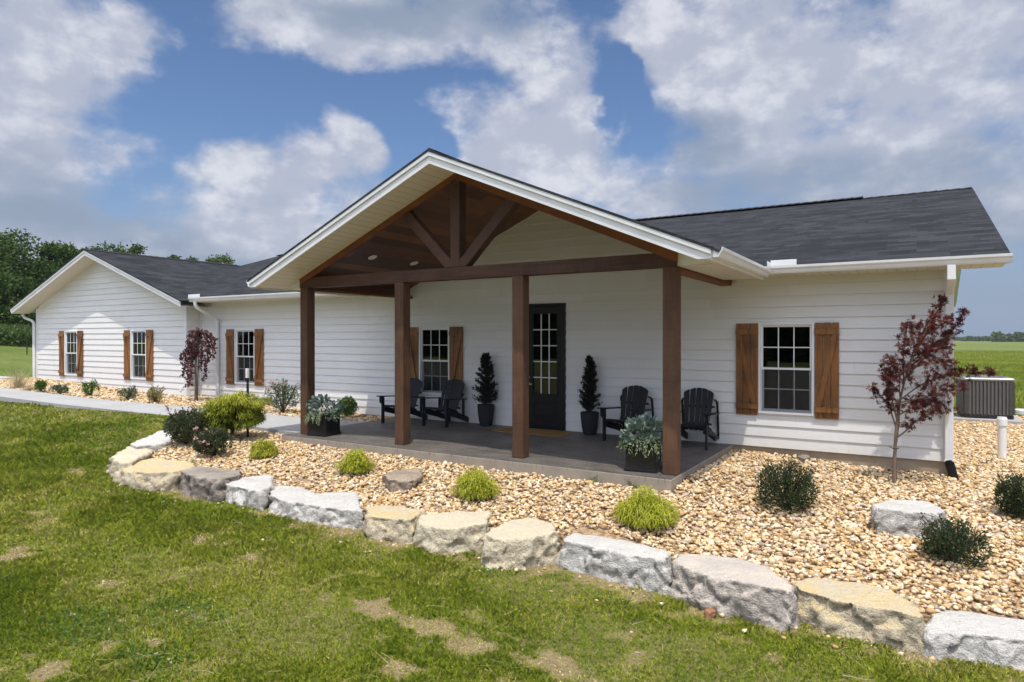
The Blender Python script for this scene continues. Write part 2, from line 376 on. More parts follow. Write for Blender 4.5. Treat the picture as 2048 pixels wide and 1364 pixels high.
def f_glass(nt, b, co):
    b.inputs['Base Color'].default_value = (.006, .008, .008, 1); b.inputs['Roughness'].default_value = .03
    b.inputs['IOR'].default_value = 1.5
    g = nd(nt, 'ShaderNodeBsdfGlossy', {'Roughness': .015, 'Color': (.95, .97, 1, 1)}); t = nd(nt, 'ShaderNodeBsdfTransparent', {0: (.42, .46, .45, 1)})
    bump_n = nd(nt, 'ShaderNodeBump', {'Height': noise(nt, co, 1.6, 1), 'Distance': .004, 'Strength': .35}); nt.links.new(bump_n.outputs[0], g.inputs['Normal'])
    fr = nd(nt, 'ShaderNodeFresnel', {0: 1.5}); k = mth(nt, 'MULTIPLY', fr.outputs[0], 1.05, clamp=True)
    mx = nd(nt, 'ShaderNodeMixShader', {0: k}); nt.links.new(t.outputs[0], mx.inputs[1]); nt.links.new(g.outputs[0], mx.inputs[2])
    nt.links.new(mx.outputs[0], nt.nodes['Material Output'].inputs[0])
M_GLASS = mat('window_glass', fn=f_glass)
def f_screen(nt, b, co):
    t = nd(nt, 'ShaderNodeBsdfTransparent'); mx = nd(nt, 'ShaderNodeMixShader', {0: .45})
    b.inputs['Base Color'].default_value = (.035, .037, .04, 1); b.inputs['Roughness'].default_value = .8
    nt.links.new(t.outputs[0], mx.inputs[1]); nt.links.new(b.outputs[0], mx.inputs[2]); nt.links.new(mx.outputs[0], nt.nodes['Material Output'].inputs[0])
M_SCREEN = mat('insect_screen', fn=f_screen)
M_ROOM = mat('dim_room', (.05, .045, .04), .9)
def f_roof(nt, b, co):
    uv = nd(nt, 'ShaderNodeTexCoord').outputs['UV']
    br = nd(nt, 'ShaderNodeTexBrick', {'Vector': uv, 'Color1': (0, 0, 0, 1), 'Color2': (1, 1, 1, 1), 'Mortar': (.5, .5, .5, 1), 'Scale': 1., 'Mortar Size': 0., 'Brick Width': .25, 'Row Height': .143, 'Bias': 0.})
    br.offset = .37; br.squash = 1.6; br.squash_frequency = 3
    br2 = nd(nt, 'ShaderNodeTexBrick', {'Vector': mapping(nt, uv, (1, 1, 1)), 'Color1': (0, 0, 0, 1), 'Color2': (1, 1, 1, 1), 'Scale': 1., 'Mortar Size': 0., 'Brick Width': .40, 'Row Height': .143, 'Bias': 0.}); br2.offset = .23
    v = nd(nt, 'ShaderNodeSeparateXYZ', {0: uv}).outputs[1]
    fr = mth(nt, 'FRACT', mth(nt, 'DIVIDE', v, .143))
    t = mth(nt, 'ADD', mth(nt, 'MULTIPLY', br.outputs[0], .6), mth(nt, 'MULTIPLY', br2.outputs[0], .4))
    t = ramp(nt, t, [(.12, 0), (.45, .35), (.62, .6), (.9, 1)]); gr = noise(nt, co, 220, 3, .7); big = noise(nt, uv, .8, 4)
    c = mixc(nt, t, (.006, .0063, .0075), (.039, .040, .0455))
    c = mixc(nt, mth(nt, 'MULTIPLY', ramp(nt, gr, [(.45, 0), (.7, 1)]), .4), c, (.085, .088, .098))
    c = mixc(nt, mth(nt, 'MULTIPLY', big, .25), c, (.03, .032, .04))
    edge = mth(nt, 'LESS_THAN', fr, .13)
    c = mixc(nt, mth(nt, 'MULTIPLY', edge, .6), c, (.008, .009, .011))
    setc(nt, b, c)
    h = mth(nt, 'ADD', mth(nt, 'MULTIPLY', t, .6), mth(nt, 'SUBTRACT', 1.0, fr))
    bump(nt, b, mth(nt, 'ADD', h, mth(nt, 'MULTIPLY', gr, .25)), .014, .9)
M_ROOF = mat('dark_shingles', fn=f_roof, rough=.9, spec=.2)
M_RIDGE = mat('ridge_shingles', fn=f_conc((.015, .015, .018), (.035, .035, .04), 30), rough=.95)

def f_gravel(nt, b, co):
    r = attr(nt)
    c = ramp(nt, r, [(0, (.42, .25, .10)), (.12, (.52, .34, .15)), (.26, (.60, .43, .21)), (.44, (.68, .52, .30)), (.60, (.73, .60, .39)), (.76, (.78, .70, .54)), (.84, (.34, .19, .08)), (.90, (.40, .33, .27)), (1, (.66, .50, .34))])
    n = noise(nt, co, 26, 5, .6)
    c = mixc(nt, mth(nt, 'MULTIPLY', ramp(nt, n, [(.45, 0), (.7, 1)]), .5), c, (.36, .20, .085))
    setc(nt, b, c); bump(nt, b, noise(nt, co, 70, 4), .004, .5)
M_GRAVEL = mat('tan_river_gravel', fn=f_gravel, rough=.7, spec=.35)
def f_bed(nt, b, co):
    v = nd(nt, 'ShaderNodeTexVoronoi', {'Vector': co, 'Scale': 24.}); c = ramp(nt, nd(nt, 'ShaderNodeSeparateColor', {0: v.outputs['Color']}).outputs[0], [(0, (.22, .12, .05)), (.5, (.33, .22, .12)), (1, (.42, .32, .21))])
    setc(nt, b, c); bump(nt, b, mth(nt, 'SUBTRACT', 1.0, v.outputs[0]), .02, .9)
M_BED = mat('gravel_bed', fn=f_bed, rough=.9)
def f_ground(nt, b, co):
    bare = attr(nt, 'bare'); far = attr(nt, 'far')
    n = noise(nt, co, 2.2, 6, .65); n2 = noise(nt, co, 40, 4, .7)
    g = mixc(nt, ramp(nt, n, [(.3, 0), (.7, 1)]), (.10, .105, .025), (.17, .155, .055))
    g = mixc(nt, ramp(nt, n2, [(.4, 0), (.7, 1)]), g, (.20, .165, .08))
    d = mixc(nt, n2, (.27, .18, .10), (.42, .30, .19))
    d = mixc(nt, ramp(nt, noise(nt, co, 14, 6, .7), [(.4, 0), (.65, 1)]), d, (.20, .17, .08)); c = mixc(nt, mth(nt, 'MULTIPLY', bare, .85), g, d)
    fx = mapping(nt, co, (.05, .22, 1), (0, 0, R(-12)))
    fn_ = noise(nt, fx, .5, 8, .62); fn2 = noise(nt, mapping(nt, co, (.9, 2.2, 1)), 1., 7, .7)
    fc = mixc(nt, ramp(nt, fn_, [(.36, 0), (.66, 1)]), (.085, .13, .024), (.22, .235, .07))
    fc = mixc(nt, mth(nt, 'MULTIPLY', ramp(nt, fn2, [(.45, 0), (.72, 1)]), .6), fc, (.05, .085, .018))
    fc = mixc(nt, mth(nt, 'MULTIPLY', ramp(nt, noise(nt, mapping(nt, co, (.02, .12, 1)), 1, 5), [(.58, 0), (.68, 1)]), .5), fc, (.26, .24, .10))
    c = mixc(nt, far, c, fc)
    setc(nt, b, c); bump(nt, b, mth(nt, 'ADD', n2, fn2), .03, .7)
M_GROUND = mat('lawn_soil', fn=f_ground, rough=.95, spec=.1)
def f_leaf(stops, trans=.3, rough=.5, spec=.35, upn=0):
    def f(nt, b, co):
        c = ramp(nt, attr(nt), stops)
        setc(nt, b, c); b.inputs['Roughness'].default_value = rough; b.inputs['Specular IOR Level'].default_value = spec
        if upn:                                             # soft turf shading: blade normals eased towards the sky
            gn = nd(nt, 'ShaderNodeNewGeometry').outputs['Normal']; v = nd(nt, 'ShaderNodeMix', data_type='VECTOR'); v.inputs[0].default_value = upn
            nt.links.new(gn, v.inputs[4]); v.inputs[5].default_value = (0, 0, 1)
            nt.links.new(nd(nt, 'ShaderNodeVectorMath', {0: v.outputs[1]}, operation='NORMALIZE').outputs[0], b.inputs['Normal'])
        if trans:
            t = nd(nt, 'ShaderNodeBsdfTranslucent', {0: c}); mx = nd(nt, 'ShaderNodeMixShader', {0: trans})
            nt.links.new(b.outputs[0], mx.inputs[1]); nt.links.new(t.outputs[0], mx.inputs[2]); nt.links.new(mx.outputs[0], nt.nodes['Material Output'].inputs[0])
    return f
def leafmat(name, stops, **k): return mat(name, fn=f_leaf(stops, **k))
M_GRASS = leafmat('grass_blades', [(0, (.075, .140, .006)), (.3, (.17, .235, .011)), (.55, (.28, .31, .022)), (.74, (.40, .37, .062)), (.88, (.50, .41, .15)), (1, (.64, .52, .28))], rough=.6, spec=.15, trans=0, upn=.75)
M_STRAW = leafmat('dry_straw', [(0, (.36, .30, .14)), (1, (.55, .48, .28))], trans=.1)
M_TREE = leafmat('woodland_leaves', [(0, (.016, .042, .007)), (.5, (.045, .09, .016)), (1, (.15, .20, .045))], spec=.15)
M_TREE2 = leafmat('pale_woodland_leaves', [(0, (.05, .09, .022)), (.5, (.09, .14, .04)), (1, (.17, .21, .08))], spec=.15)
M_GOLD = leafmat('golden_foliage', [(0, (.09, .14, .008)), (.45, (.24, .30, .016)), (.8, (.44, .45, .03)), (1, (.60, .56, .07))])
M_GOLD2 = leafmat('yellow_green_foliage', [(0, (.09, .13, .008)), (.4, (.22, .26, .015)), (.8, (.42, .42, .03)), (1, (.55, .50, .07))])
M_SHRUB = leafmat('dark_shrub_leaves', [(0, (.018, .035, .012)), (.5, (.035, .062, .02)), (.8, (.07, .10, .04)), (1, (.17, .12, .08))])
M_ROSE = leafmat('rose_leaves', [(0, (.03, .05, .018)), (.5, (.06, .085, .035)), (.8, (.11, .12, .06)), (1, (.20, .12, .09))])
M_BOX = leafmat('boxwood_leaves', [(0, (.035, .085, .008)), (.5, (.08, .17, .016)), (1, (.17, .28, .04))])
M_SAGE = leafmat('sage_leaves', [(0, (.045, .075, .035)), (.5, (.10, .145, .075)), (.85, (.20, .25, .14)), (1, (.36, .34, .24))])
M_EUC = leafmat('eucalyptus_leaves', [(0, (.05, .10, .065)), (.4, (.12, .19, .14)), (.75, (.24, .31, .26)), (1, (.40, .46, .42))], trans=.15)
M_EUC2 = leafmat('trailing_leaves', [(0, (.12, .16, .07)), (.6, (.25, .30, .15)), (1, (.40, .44, .26))], trans=.15)
M_CONIF = leafmat('black_green_conifer', [(0, (.006, .010, .007)), (.6, (.014, .022, .013)), (1, (.04, .05, .03))], trans=.1)
M_MAPLE = leafmat('dark_red_maple_leaves', [(0, (.055, .012, .012)), (.5, (.125, .026, .022)), (.85, (.24, .055, .038)), (1, (.38, .09, .045))], trans=.45)
M_PURP = leafmat('purple_leaves', [(0, (.03, .010, .014)), (.6, (.075, .022, .028)), (1, (.17, .05, .05))], trans=.2)
M_TAN = leafmat('tan_grass', [(0, (.28, .22, .11)), (1, (.62, .55, .36))])
M_TANS = leafmat('tan_green_leaves', [(0, (.10, .11, .03)), (.5, (.30, .26, .09)), (1, (.50, .40, .16))])
M_PINK = leafmat('pink_petals', [(0, (.55, .28, .30)), (1, (.80, .62, .58))])
M_WEED = leafmat('weed_leaves', [(0, (.04, .10, .012)), (1, (.12, .22, .03))])
def f_bark(c1, c2):
    def f(nt, b, co):
        n = noise(nt, mapping(nt, co, (40, 40, 6)), 1.2, 5, .65); setc(nt, b, mixc(nt, n, c1, c2)); bump(nt, b, n, .006, .8)
    return f
M_BARK = mat('grey_brown_bark', fn=f_bark((.10, .07, .05), (.26, .20, .15)), rough=.9, spec=.2)
M_BARKD = mat('dark_bark', fn=f_bark((.035, .022, .018), (.09, .06, .045)), rough=.9, spec=.2)
M_PVC = mat('white_pvc', (.78, .77, .74), .35)
M_RUBBER = mat('black_corrugated', (.012, .012, .013), .5)
M_ACBAR = mat('grey_louver', fn=f_plast((.075, .073, .070)), rough=.45)
M_ACFIN = mat('aluminium_fins', (.10, .10, .10), .5, metallic=.3)
M_COIR = mat('coir_mat', fn=f_conc((.22, .125, .045), (.34, .21, .085), 40, .01), rough=1, spec=.05)
M_LED = mat('light_lens', (.75, .72, .66), .4)
M_STEEL = mat('dark_green_steel', (.02, .025, .022), .6)

# ------------------------------------------------------------------ terrain
def lawn_np(x, y):
    x = np.asarray(x, float); y = np.asarray(y, float)
    b = -.66 - .035 * (np.clip(x, -12, 2.5) + 3.6)
    k = 1 - sm(-12.5, -9.5, x)
    pad = -.03 + .03 * np.maximum(0, -12.5 - np.maximum(x, -27))
    z = b + (pad - b) * k * sm(-6.2, -2.6, y)
    # field behind and beside the house
    back = sm(7, 13, y) * sm(-3, 2, x); z = z * (1 - back) + (-.42) * back
    lf = np.maximum(0, -27 - x); z = z + np.minimum(lf * .052, 1.75) * sm(-14, 2, y)
    inner = sm(-3.0, -2.2, y) * (1 - sm(13, 14, y)) * sm(-27, -26, x) * (1 - sm(.3, .6, x))
    z = z * (1 - inner) + np.minimum(z, -.18) * inner
    return z
def lawn(x, y): return float(lawn_np(np.array([x]), np.array([y]))[0])
FX = [-14, -12, -9, -7, -5, -3, -1, 1, 3.5]; FZ = [-.10, -.18, -.28, -.43, -.41, -.44, -.51, -.66, -.78]
HX = [-14, -12, -10, -3, -2.6, 0, 3.5]; HZ = [-.03, -.07, -.11, -.16, -.09, -.19, -.25]
def bed_np(x, y):
    x = np.asarray(x, float); y = np.asarray(y, float)
    fz = np.interp(x, FX, FZ); hz = np.interp(x, HX, HZ); yb = -3.3 + 3.3 * sm(-3.1, -1.2, x)
    t = np.clip((yb - y) / (yb + 5.2), 0, 1.25)
    z = hz + (fz - hz) * t ** 1.15 + .02 * (fbm(np.c_[x, y], 1.1, 3, 3) - .5) * 2
    return z + np.where(y > 0, np.minimum(y, 8) * .012, 0)
def bed(x, y): return float(bed_np(np.array([x]), np.array([y]))[0])
def pad(x, y): return .03 * max(0, -12.5 - max(x, -27))
BARE_C = [onto(a, b, lawn) for a, b in ((740, 1215), (860, 1255), (930, 1290), (1110, 1335), (40, 1105), (1390, 1190), (1440, 1240), (300, 1283), (1250, 1170), (500, 1115), (1200, 1165), (1500, 1215), (1420, 1175), (800, 1340), (80, 1345), (150, 945), (215, 1290), (560, 1020), (700, 1075))]
BARE_R = [.58 * q for q in [.30, .34, .28, .32, .35, .22, .18, .15, .22, .12, .18, .2, .2, .2, .2, .35, .15, .16, .2]]
GBF = [(-12.4, -4.45), (-11.6, -4.95), (-10.5, -5.42), (-9.5, -5.45), (-8.8, -5.36), (-7.5, -5.30), (-6.0, -5.25), (-5.1, -5.2), (-4.2, -5.02), (-3.4, -4.92), (-2.2, -4.90), (-1.0, -4.86), (0.0, -4.80), (1.2, -4.75)]
def bare_np(x, y):
    P = np.c_[x, y]; n = fbm(P, 1.3, 5, 5)
    v = sm(.62, .78, fbm(P, 3.2, 5, 5)) * .55
    fy = np.interp(x, [g[0] for g in GBF], [g[1] for g in GBF]); de = np.abs(y - fy + .30)     # worn dirt at the foot of the boulders
    v = np.maximum(v, sm(.36, .02, de + (fbm(P, 3.5, 61, 4) - .5) * .9) * .85 * (x > -11.5))
    for c, r in zip(BARE_C, BARE_R):
        d = np.hypot((x - c.x) * .7, (y - c.y) * 1.15) / r
        v = np.maximum(v, sm(1.45, .5, d + (fbm(P, 5.5, 9, 4) - .5) * 3.0) * .92)
    return np.clip(v, 0, 1)
def sp_axis(lo, hi, st, far, g=1.22):
    a = list(np.arange(lo, hi + 1e-6, st)); s = st; v = hi
    while v < far: s *= g; v += s; a.append(v)
    s = st; v = lo; pre = []
    while v > -far: s *= g; v -= s; pre.append(v)
    return np.array(pre[::-1] + a)
gx = sp_axis(-13, 3, .1, 3500); gy = sp_axis(-10.5, -3, .1, 3500)
GX, GY = np.meshgrid(gx, gy); n0, n1 = GX.shape
gv = np.c_[GX.ravel(), GY.ravel(), lawn_np(GX.ravel(), GY.ravel())]
gv[:, 2] += (fbm(gv[:, :2], .7, 21, 3) - .5) * .05
ii = np.arange(n0 * n1).reshape(n0, n1)
gf = np.stack([ii[:-1, :-1], ii[:-1, 1:], ii[1:, 1:], ii[1:, :-1]], -1).reshape(-1, 4)
dist = np.hypot(gv[:, 0], gv[:, 1] + DC)
farv = np.maximum(np.maximum(sm(24, 34, dist), sm(2, 7, gv[:, 1])), sm(-25.5, -27.5, gv[:, 0]))
near = dist < 40; bv = np.zeros(len(gv)); bv[near] = bare_np(gv[near, 0], gv[near, 1])
tag(mesh_np('ground', gv, gf, M_GROUND, attrs={'bare': bv, 'far': farv}, smooth=True), kind='structure')

# ------------------------------------------------------------------ house
EX, WX0, WX1, WY = .44, -26.55, -17.62, -.42         # east corner, wing west and east, wing front
house = thing('house', (-8, 0, 0), 'long white clapboard house with a gabled timber porch, dark shingle roof and cedar shutters', 'house')
HL = Vector((8, 0, 0))
def hb(mb, name, m, **k):                            # part of the house (mesh kept in world coordinates)
    if name in SPLIT and not k.pop('whole', 0):
        for q in pieces(mb): o = q.build(name, m, house, **k); o.location = Vector(o.location) + HL
        return o
    o = mb.build(name, m, house, **k); o.location = Vector(o.location) + HL; return o
SPLIT = {'soffit', 'fascia', 'knee_panel', 'gable_return', 'ceiling', 'drip_edge', 'splash_guard', 'spout_strap'}
def pieces(mb):
    par = list(range(len(mb.v)))
    def fd(a):
        while par[a] != a: par[a] = par[par[a]]; a = par[a]
        return a
    for f in mb.f:
        for q in f[1:]: par[fd(q)] = fd(f[0])
    out = {}
    for f in mb.f: out.setdefault(fd(f[0]), []).append(f)
    res = []
    for fs in out.values():
        ids = sorted({i for f in fs for i in f}); mp = {a: b for b, a in enumerate(ids)}; m2 = MB(); m2.add([mb.v[i] for i in ids], [tuple(mp[i] for i in f) for f in fs]); res.append(m2)
    return res
WIN = dict(z0=.56, z1=2.055)
WINS = [(-2.24, 0.), (-9.49, 0.), (-16.02, 0.), (-24.53, WY), (-20.47, WY)]; WW = .85
DOOR = (-6.76, -5.83, 0., 2.49)
def siding(name, org, u, n, z0, z1, ext, holes=(), e=.178, m=None):
    """lap siding: every course is a real sloping board with a proud lower edge"""
    u = Vector(u); n = Vector(n); org = Vector(org); mb = MB()
    k0 = math.floor(z0 / e)
    for k in range(k0, int(math.ceil(z1 / e))):
        cz = [max(z0, k * e), min(z1, (k + 1) * e)] + [h for H in holes for h in H[2:] if k * e < h < (k + 1) * e]
        cz = sorted(set(cz))
        for za, zb in zip(cz, cz[1:]):
            if zb - za < 1e-4: continue
            a0, a1 = ext(za), ext(zb)
            if a0 is None: continue
            if a1 is None: a1 = ((a0[0] + a0[1]) / 2,) * 2
            cuts = sorted([(H[0], H[1]) for H in holes if H[2] < (za + zb) / 2 < H[3] and H[1] > a0[0] and H[0] < a0[1]])
            segs = []; cur = (a0[0], a1[0])
            for c0, c1 in cuts: segs.append((cur, (c0, c0))); cur = (c1, c1)
            segs.append((cur, (a0[1], a1[1])))
            pa = .024 - .018 * (za - k * e) / e; pb = .024 - .018 * (zb - k * e) / e
            for (la, lb), (ra, rb) in segs:
                P = lambda s, z, o: org + u * s + n * o + Vector((0, 0, z))
                mb.add([P(la, za, pa), P(ra, za, pa), P(rb, zb, pb), P(lb, zb, pb)], [(0, 1, 2, 3)])
                if abs(za - k * e) < 1e-6: mb.add([P(la, za, .004), P(ra, za, .004), P(ra, za, pa), P(la, za, pa)], [(0, 1, 2, 3)])
    o = mb.build(name, m or M_SIDE, house); o.location = HL; return o
VP = dict(cx=-6.27, z=4.42, s=.427)                   # porch vault underside
vault = lambda x: VP['z'] - VP['s'] * abs(x - VP['cx'])
def ext_main(z):
    if z <= 2.86: return (WX1, EX - .09)
    d = (VP['z'] - z) / VP['s']
    return None if d <= 0 else (VP['cx'] - min(d, 3.75), VP['cx'] + min(d, 3.75))
holes = [(x, x + WW, WIN['z0'], WIN['z1']) for x, y in WINS if y == 0] + [(DOOR[0], DOOR[1], DOOR[2] - .01, DOOR[3])]
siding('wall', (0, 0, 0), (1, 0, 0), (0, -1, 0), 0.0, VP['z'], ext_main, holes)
WXL, WXR, WYF = -27.17, -17.07, -.97
WC = (WXL + WXR) / 2; WAP, WS = 4.578, .3415      # wing ridge, roof top apex and slope
wtop = lambda x: WAP - WS * abs(x - WC)
def ext_wing(z):
    zz = WAP - .17; d = (zz - z) / WS
    if d <= 0: return None
    return (max(WX0 + .02, WC - d), min(WX1 - .09, WC + d))
wh = [(x, x + WW, WIN['z0'], WIN['z1']) for x, y in WINS if y < 0]
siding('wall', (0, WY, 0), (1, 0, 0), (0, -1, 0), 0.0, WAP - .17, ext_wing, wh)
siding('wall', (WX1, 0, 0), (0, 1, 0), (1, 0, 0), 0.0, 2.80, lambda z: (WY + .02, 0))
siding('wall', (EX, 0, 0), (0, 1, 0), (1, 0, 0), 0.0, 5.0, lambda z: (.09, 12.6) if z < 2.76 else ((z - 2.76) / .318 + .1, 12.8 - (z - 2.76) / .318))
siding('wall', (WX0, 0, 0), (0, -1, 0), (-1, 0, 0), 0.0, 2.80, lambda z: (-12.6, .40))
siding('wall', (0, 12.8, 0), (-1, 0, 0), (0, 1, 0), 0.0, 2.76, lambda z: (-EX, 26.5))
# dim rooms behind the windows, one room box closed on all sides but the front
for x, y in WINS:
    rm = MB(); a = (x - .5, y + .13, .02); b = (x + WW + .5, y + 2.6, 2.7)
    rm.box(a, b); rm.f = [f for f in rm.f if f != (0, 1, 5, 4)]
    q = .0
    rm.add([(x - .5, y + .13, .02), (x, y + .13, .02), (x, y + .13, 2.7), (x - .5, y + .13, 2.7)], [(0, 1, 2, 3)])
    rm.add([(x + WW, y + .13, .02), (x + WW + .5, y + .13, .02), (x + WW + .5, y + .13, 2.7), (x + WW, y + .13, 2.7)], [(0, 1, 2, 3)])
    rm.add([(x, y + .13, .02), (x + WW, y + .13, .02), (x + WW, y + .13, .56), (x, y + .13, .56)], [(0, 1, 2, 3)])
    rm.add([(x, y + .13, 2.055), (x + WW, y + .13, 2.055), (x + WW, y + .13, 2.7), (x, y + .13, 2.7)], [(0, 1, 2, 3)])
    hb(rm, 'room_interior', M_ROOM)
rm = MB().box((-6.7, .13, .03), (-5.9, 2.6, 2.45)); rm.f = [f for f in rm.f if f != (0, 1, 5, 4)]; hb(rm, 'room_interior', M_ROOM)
# trim boards at the corners
t = MB().box((EX - .10, -.036, -.01), (EX, -.001, 2.80)).box((EX + .001, -.036, -.01), (EX + .022, .08, 2.80)); hb(t, 'corner_trim', M_TRIM, bevel=.002)
t = MB().box((WX1 - .10, WY - .036, -.01), (WX1, WY - .001, 2.82)).box((WX1 + .001, WY - .036, -.01), (WX1 + .022, WY + .08, 2.80)); hb(t, 'corner_trim', M_TRIM, bevel=.002)
t = MB().box((WX0 - .02, WY - .036, -.01), (WX0 + .08, WY - .001, 2.85)); hb(t, 'corner_trim', M_TRIM, bevel=.002)
t = MB().box((WX1 + .02, -.05, 0), (WX1 + .07, -.004, 2.795)); hb(t, 'corner_trim', M_TRIM)
# foundation
t = MB().box((-17.6, .012, -.9), (EX - .01, .4, -.002)).box((EX - .3, .35, -.9), (EX - .012, 12.7, -.004)).box((WX0 + .03, WY + .012, -.7), (WX1 - .01, WY + .4, -.003))
hb(t, 'foundation', M_FOUND)

# windows
def make_window(x, y):
    z0, z1 = WIN['z0'], WIN['z1']; zc = (z0 + z1) / 2
    def ring(mb, a, b, c, d, w, y0, y1):
        mb.box((a, y0, c), (a + w, y1, d)).box((b - w, y0, c), (b, y1, d)).box((a + w, y0, c), (b - w, y1, c + w)).box((a + w, y0, d - w), (b - w, y1, d))
    f = MB(); ring(f, x, x + WW, z0, z1, .035, y - .050, y + .09)
    fo = hb(f, 'window', M_VINYL, bevel=.003)
    s = MB(); ring(s, x + .036, x + WW - .036, zc - .022, z1 - .036, .033, y - .012, y + .03)
    ring(s, x + .036, x + WW - .036, z0 + .036, zc + .026, .042, y + .012, y + .058)
    so_ = s.build('sash', M_VINYL, fo, bevel=.003)
    g = MB(); ga, gb = x + .069, x + WW - .069
    for za, zb, yy in ((zc + .011, z1 - .069, y + .004), (z0 + .078, zc - .016, y + .036)):
        for k in (1, 2):
            xx = ga + (gb - ga) * k / 3; g.box((xx - .008, yy - .004, za), (xx + .008, yy + .002, zb))
        zm = (za + zb) / 2
        for k in range(3):
            xa = ga + (gb - ga) * k / 3 + (.008 if k else 0); xb = ga + (gb - ga) * (k + 1) / 3 - (.008 if k < 2 else 0)
            g.box((xa, yy - .003, zm - .008), (xb, yy + .001, zm + .008))
    g.build('grille', M_VINYL, fo)
    for za, zb, yy in ((zc + .011, z1 - .069, y + .009), (z0 + .078, zc - .016, y + .041)):
        MB().box((ga, yy, za), (gb, yy + .004, zb)).build('pane', M_GLASS, fo)
    MB().add([(x + .05, y - .004, z0 + .04), (x + WW - .05, y - .004, z0 + .04), (x + WW - .05, y - .004, zc - .026), (x + .05, y - .004, zc - .026)], [(0, 1, 2, 3)]).build('screen', M_SCREEN, fo)
    return fo
def make_shutter(x0, x1, y, z0, z1, diag):
    w = (x1 - x0); mb = MB(); n = 3; yb = y - .033
    for k in range(n):
        mb.box((x0 + w * k / n + .0035, yb - .020, z0), (x0 + w * (k + 1) / n - .0035, yb, z1))
    o = hb(mb, 'shutter', M_SHUT, bevel=.002)
    b = MB(); za, zb = z0 + .10, z1 - .19
    b.box((x0 + .001, yb - .050, za), (x1 - .001, yb - .0205, za + .09)).box((x0 + .001, yb - .050, zb), (x1 - .001, yb - .0205, zb + .09))
    for q in pieces(b): q.build('batten', M_SHUT, o, bevel=.002)
    g = MB(); p, q = (x0 + .05, x1 - .05) if diag > 0 else (x1 - .05, x0 + .05)   # top to bottom
    h = .036
    zt, zl = zb - .002, za + .092; dw = .075 if diag > 0 else -.075
    A = [(p - dw * .5, yb - .0475, zt), (p + dw * .6, yb - .0475, zt), (q + dw * .5, yb - .0475, zl), (q - dw * .6, yb - .0475, zl)]
    g.prism(A, (0, .0265, 0)); g.build('diagonal_brace', M_SHUT, o)
    return o
for x, y in WINS:
    make_window(x, y)
    for k, (a, b_) in enumerate(((x - .36, x - .008), (x + WW + .008, x + WW + .36))):
        make_shutter(a, b_, y, WIN['z0'] - .035, WIN['z1'] - .005, 1 if k == 0 else -1)

# door
def make_door():
    x0, x1, z0, z1 = DOOR; f = MB()
    f.box((x0, -.05, z0), (x0 + .055, .08, z1)).box((x1 - .055, -.05, z0), (x1, .08, z1)).box((x0 + .055, -.05, z1 - .055), (x1 - .055, .08, z1)).box((x0 + .055, -.06, z0 - .004), (x1 - .055, .08, z0 + .03))
    d = hb(f, 'door', M_BLACK, bevel=.003)
    a, b_ = x0 + .057, x1 - .057; s = MB(); gx0, gx1, gz0, gz1 = -6.565, -6.025, .70, 2.29
    s.box((a, -.012, z0 + .032), (gx0, .03, z1 - .057)).box((gx1, -.012, z0 + .032), (b_, .03, z1 - .057)).box((gx0, -.012, z0 + .032), (gx1, .03, gz0)).box((gx0, -.012, gz1), (gx1, .03, z1 - .057))
    s.build('door_leaf', M_BLACK, d, bevel=.002)
    r = MB()
    for q, w in ((0, .02),):
        r.box((gx0 - w, -.026, gz0 - w), (gx0, -.0125, gz1 + w)).box((gx1, -.026, gz0 - w), (gx1 + w, -.0125, gz1 + w)).box((gx0, -.026, gz0 - w), (gx1, -.0125, gz0)).box((gx0, -.026, gz1), (gx1, -.0125, gz1 + w))
    px0, px1, pz0, pz1 = gx0, gx1, .20, .56
    r.box((px0, -.024, pz0), (px1, -.0125, pz0 + .025)).box((px0, -.024, pz1 - .025), (px1, -.0125, pz1)).box((px0, -.024, pz0 + .025), (px0 + .025, -.0125, pz1 - .025)).box((px1 - .025, -.024, pz0 + .025), (px1, -.0125, pz1 - .025)).box((px0 + .06, -.020, pz0 + .06), (px1 - .06, -.0125, pz1 - .06))
    r.build('moulding', M_BLACK, d, bevel=.004)
    MB().box((gx0, .006, gz0), (gx1, .011, gz1)).build('pane', M_GLASS, d)
    g = MB()
    for k in (1, 2):
        xx = gx0 + (gx1 - gx0) * k / 3; g.box((xx - .009, -.008, gz0), (xx + .009, .005, gz1))
    for k in range(1, 5):
        zz = gz0 + (gz1 - gz0) * k / 5
        for j in range(3):
            g.box((gx0 + (gx1 - gx0) * j / 3 + (.009 if j else 0), -.006, zz - .009), (gx0 + (gx1 - gx0) * (j + 1) / 3 - (.009 if j < 2 else 0), .004, zz + .009))
    g.build('grille', M_VINYL, d)
    h = MB(); h.lathe([(.028, 0), (.028, .008), (.012, .012), (.012, .04)], n=16); h.v = [(-6.665 + x, -.012 - z, .88 + y) for x, y, z in h.v]; h.f = [f[::-1] for f in h.f]
    h.box((-6.675, -.06, .868), (-6.57, -.046, .892)); h.lathe([(.027, 0), (.027, .012), (.018, .02)], n=16)
    n = 48; h.v[-n:] = [(-6.665 + x, -.012 - z, 1.02 + y) for x, y, z in h.v[-n:]]
    hp = pieces(h); k0 = MB(); k1 = MB()
    for q in hp: (k1 if min(v[2] for v in q.v) > .97 else k0).add(q.v, q.f)
    k0.build('handle', M_METAL, d, smooth=True); k1.build('deadbolt', M_METAL, d, smooth=True)
make_door()

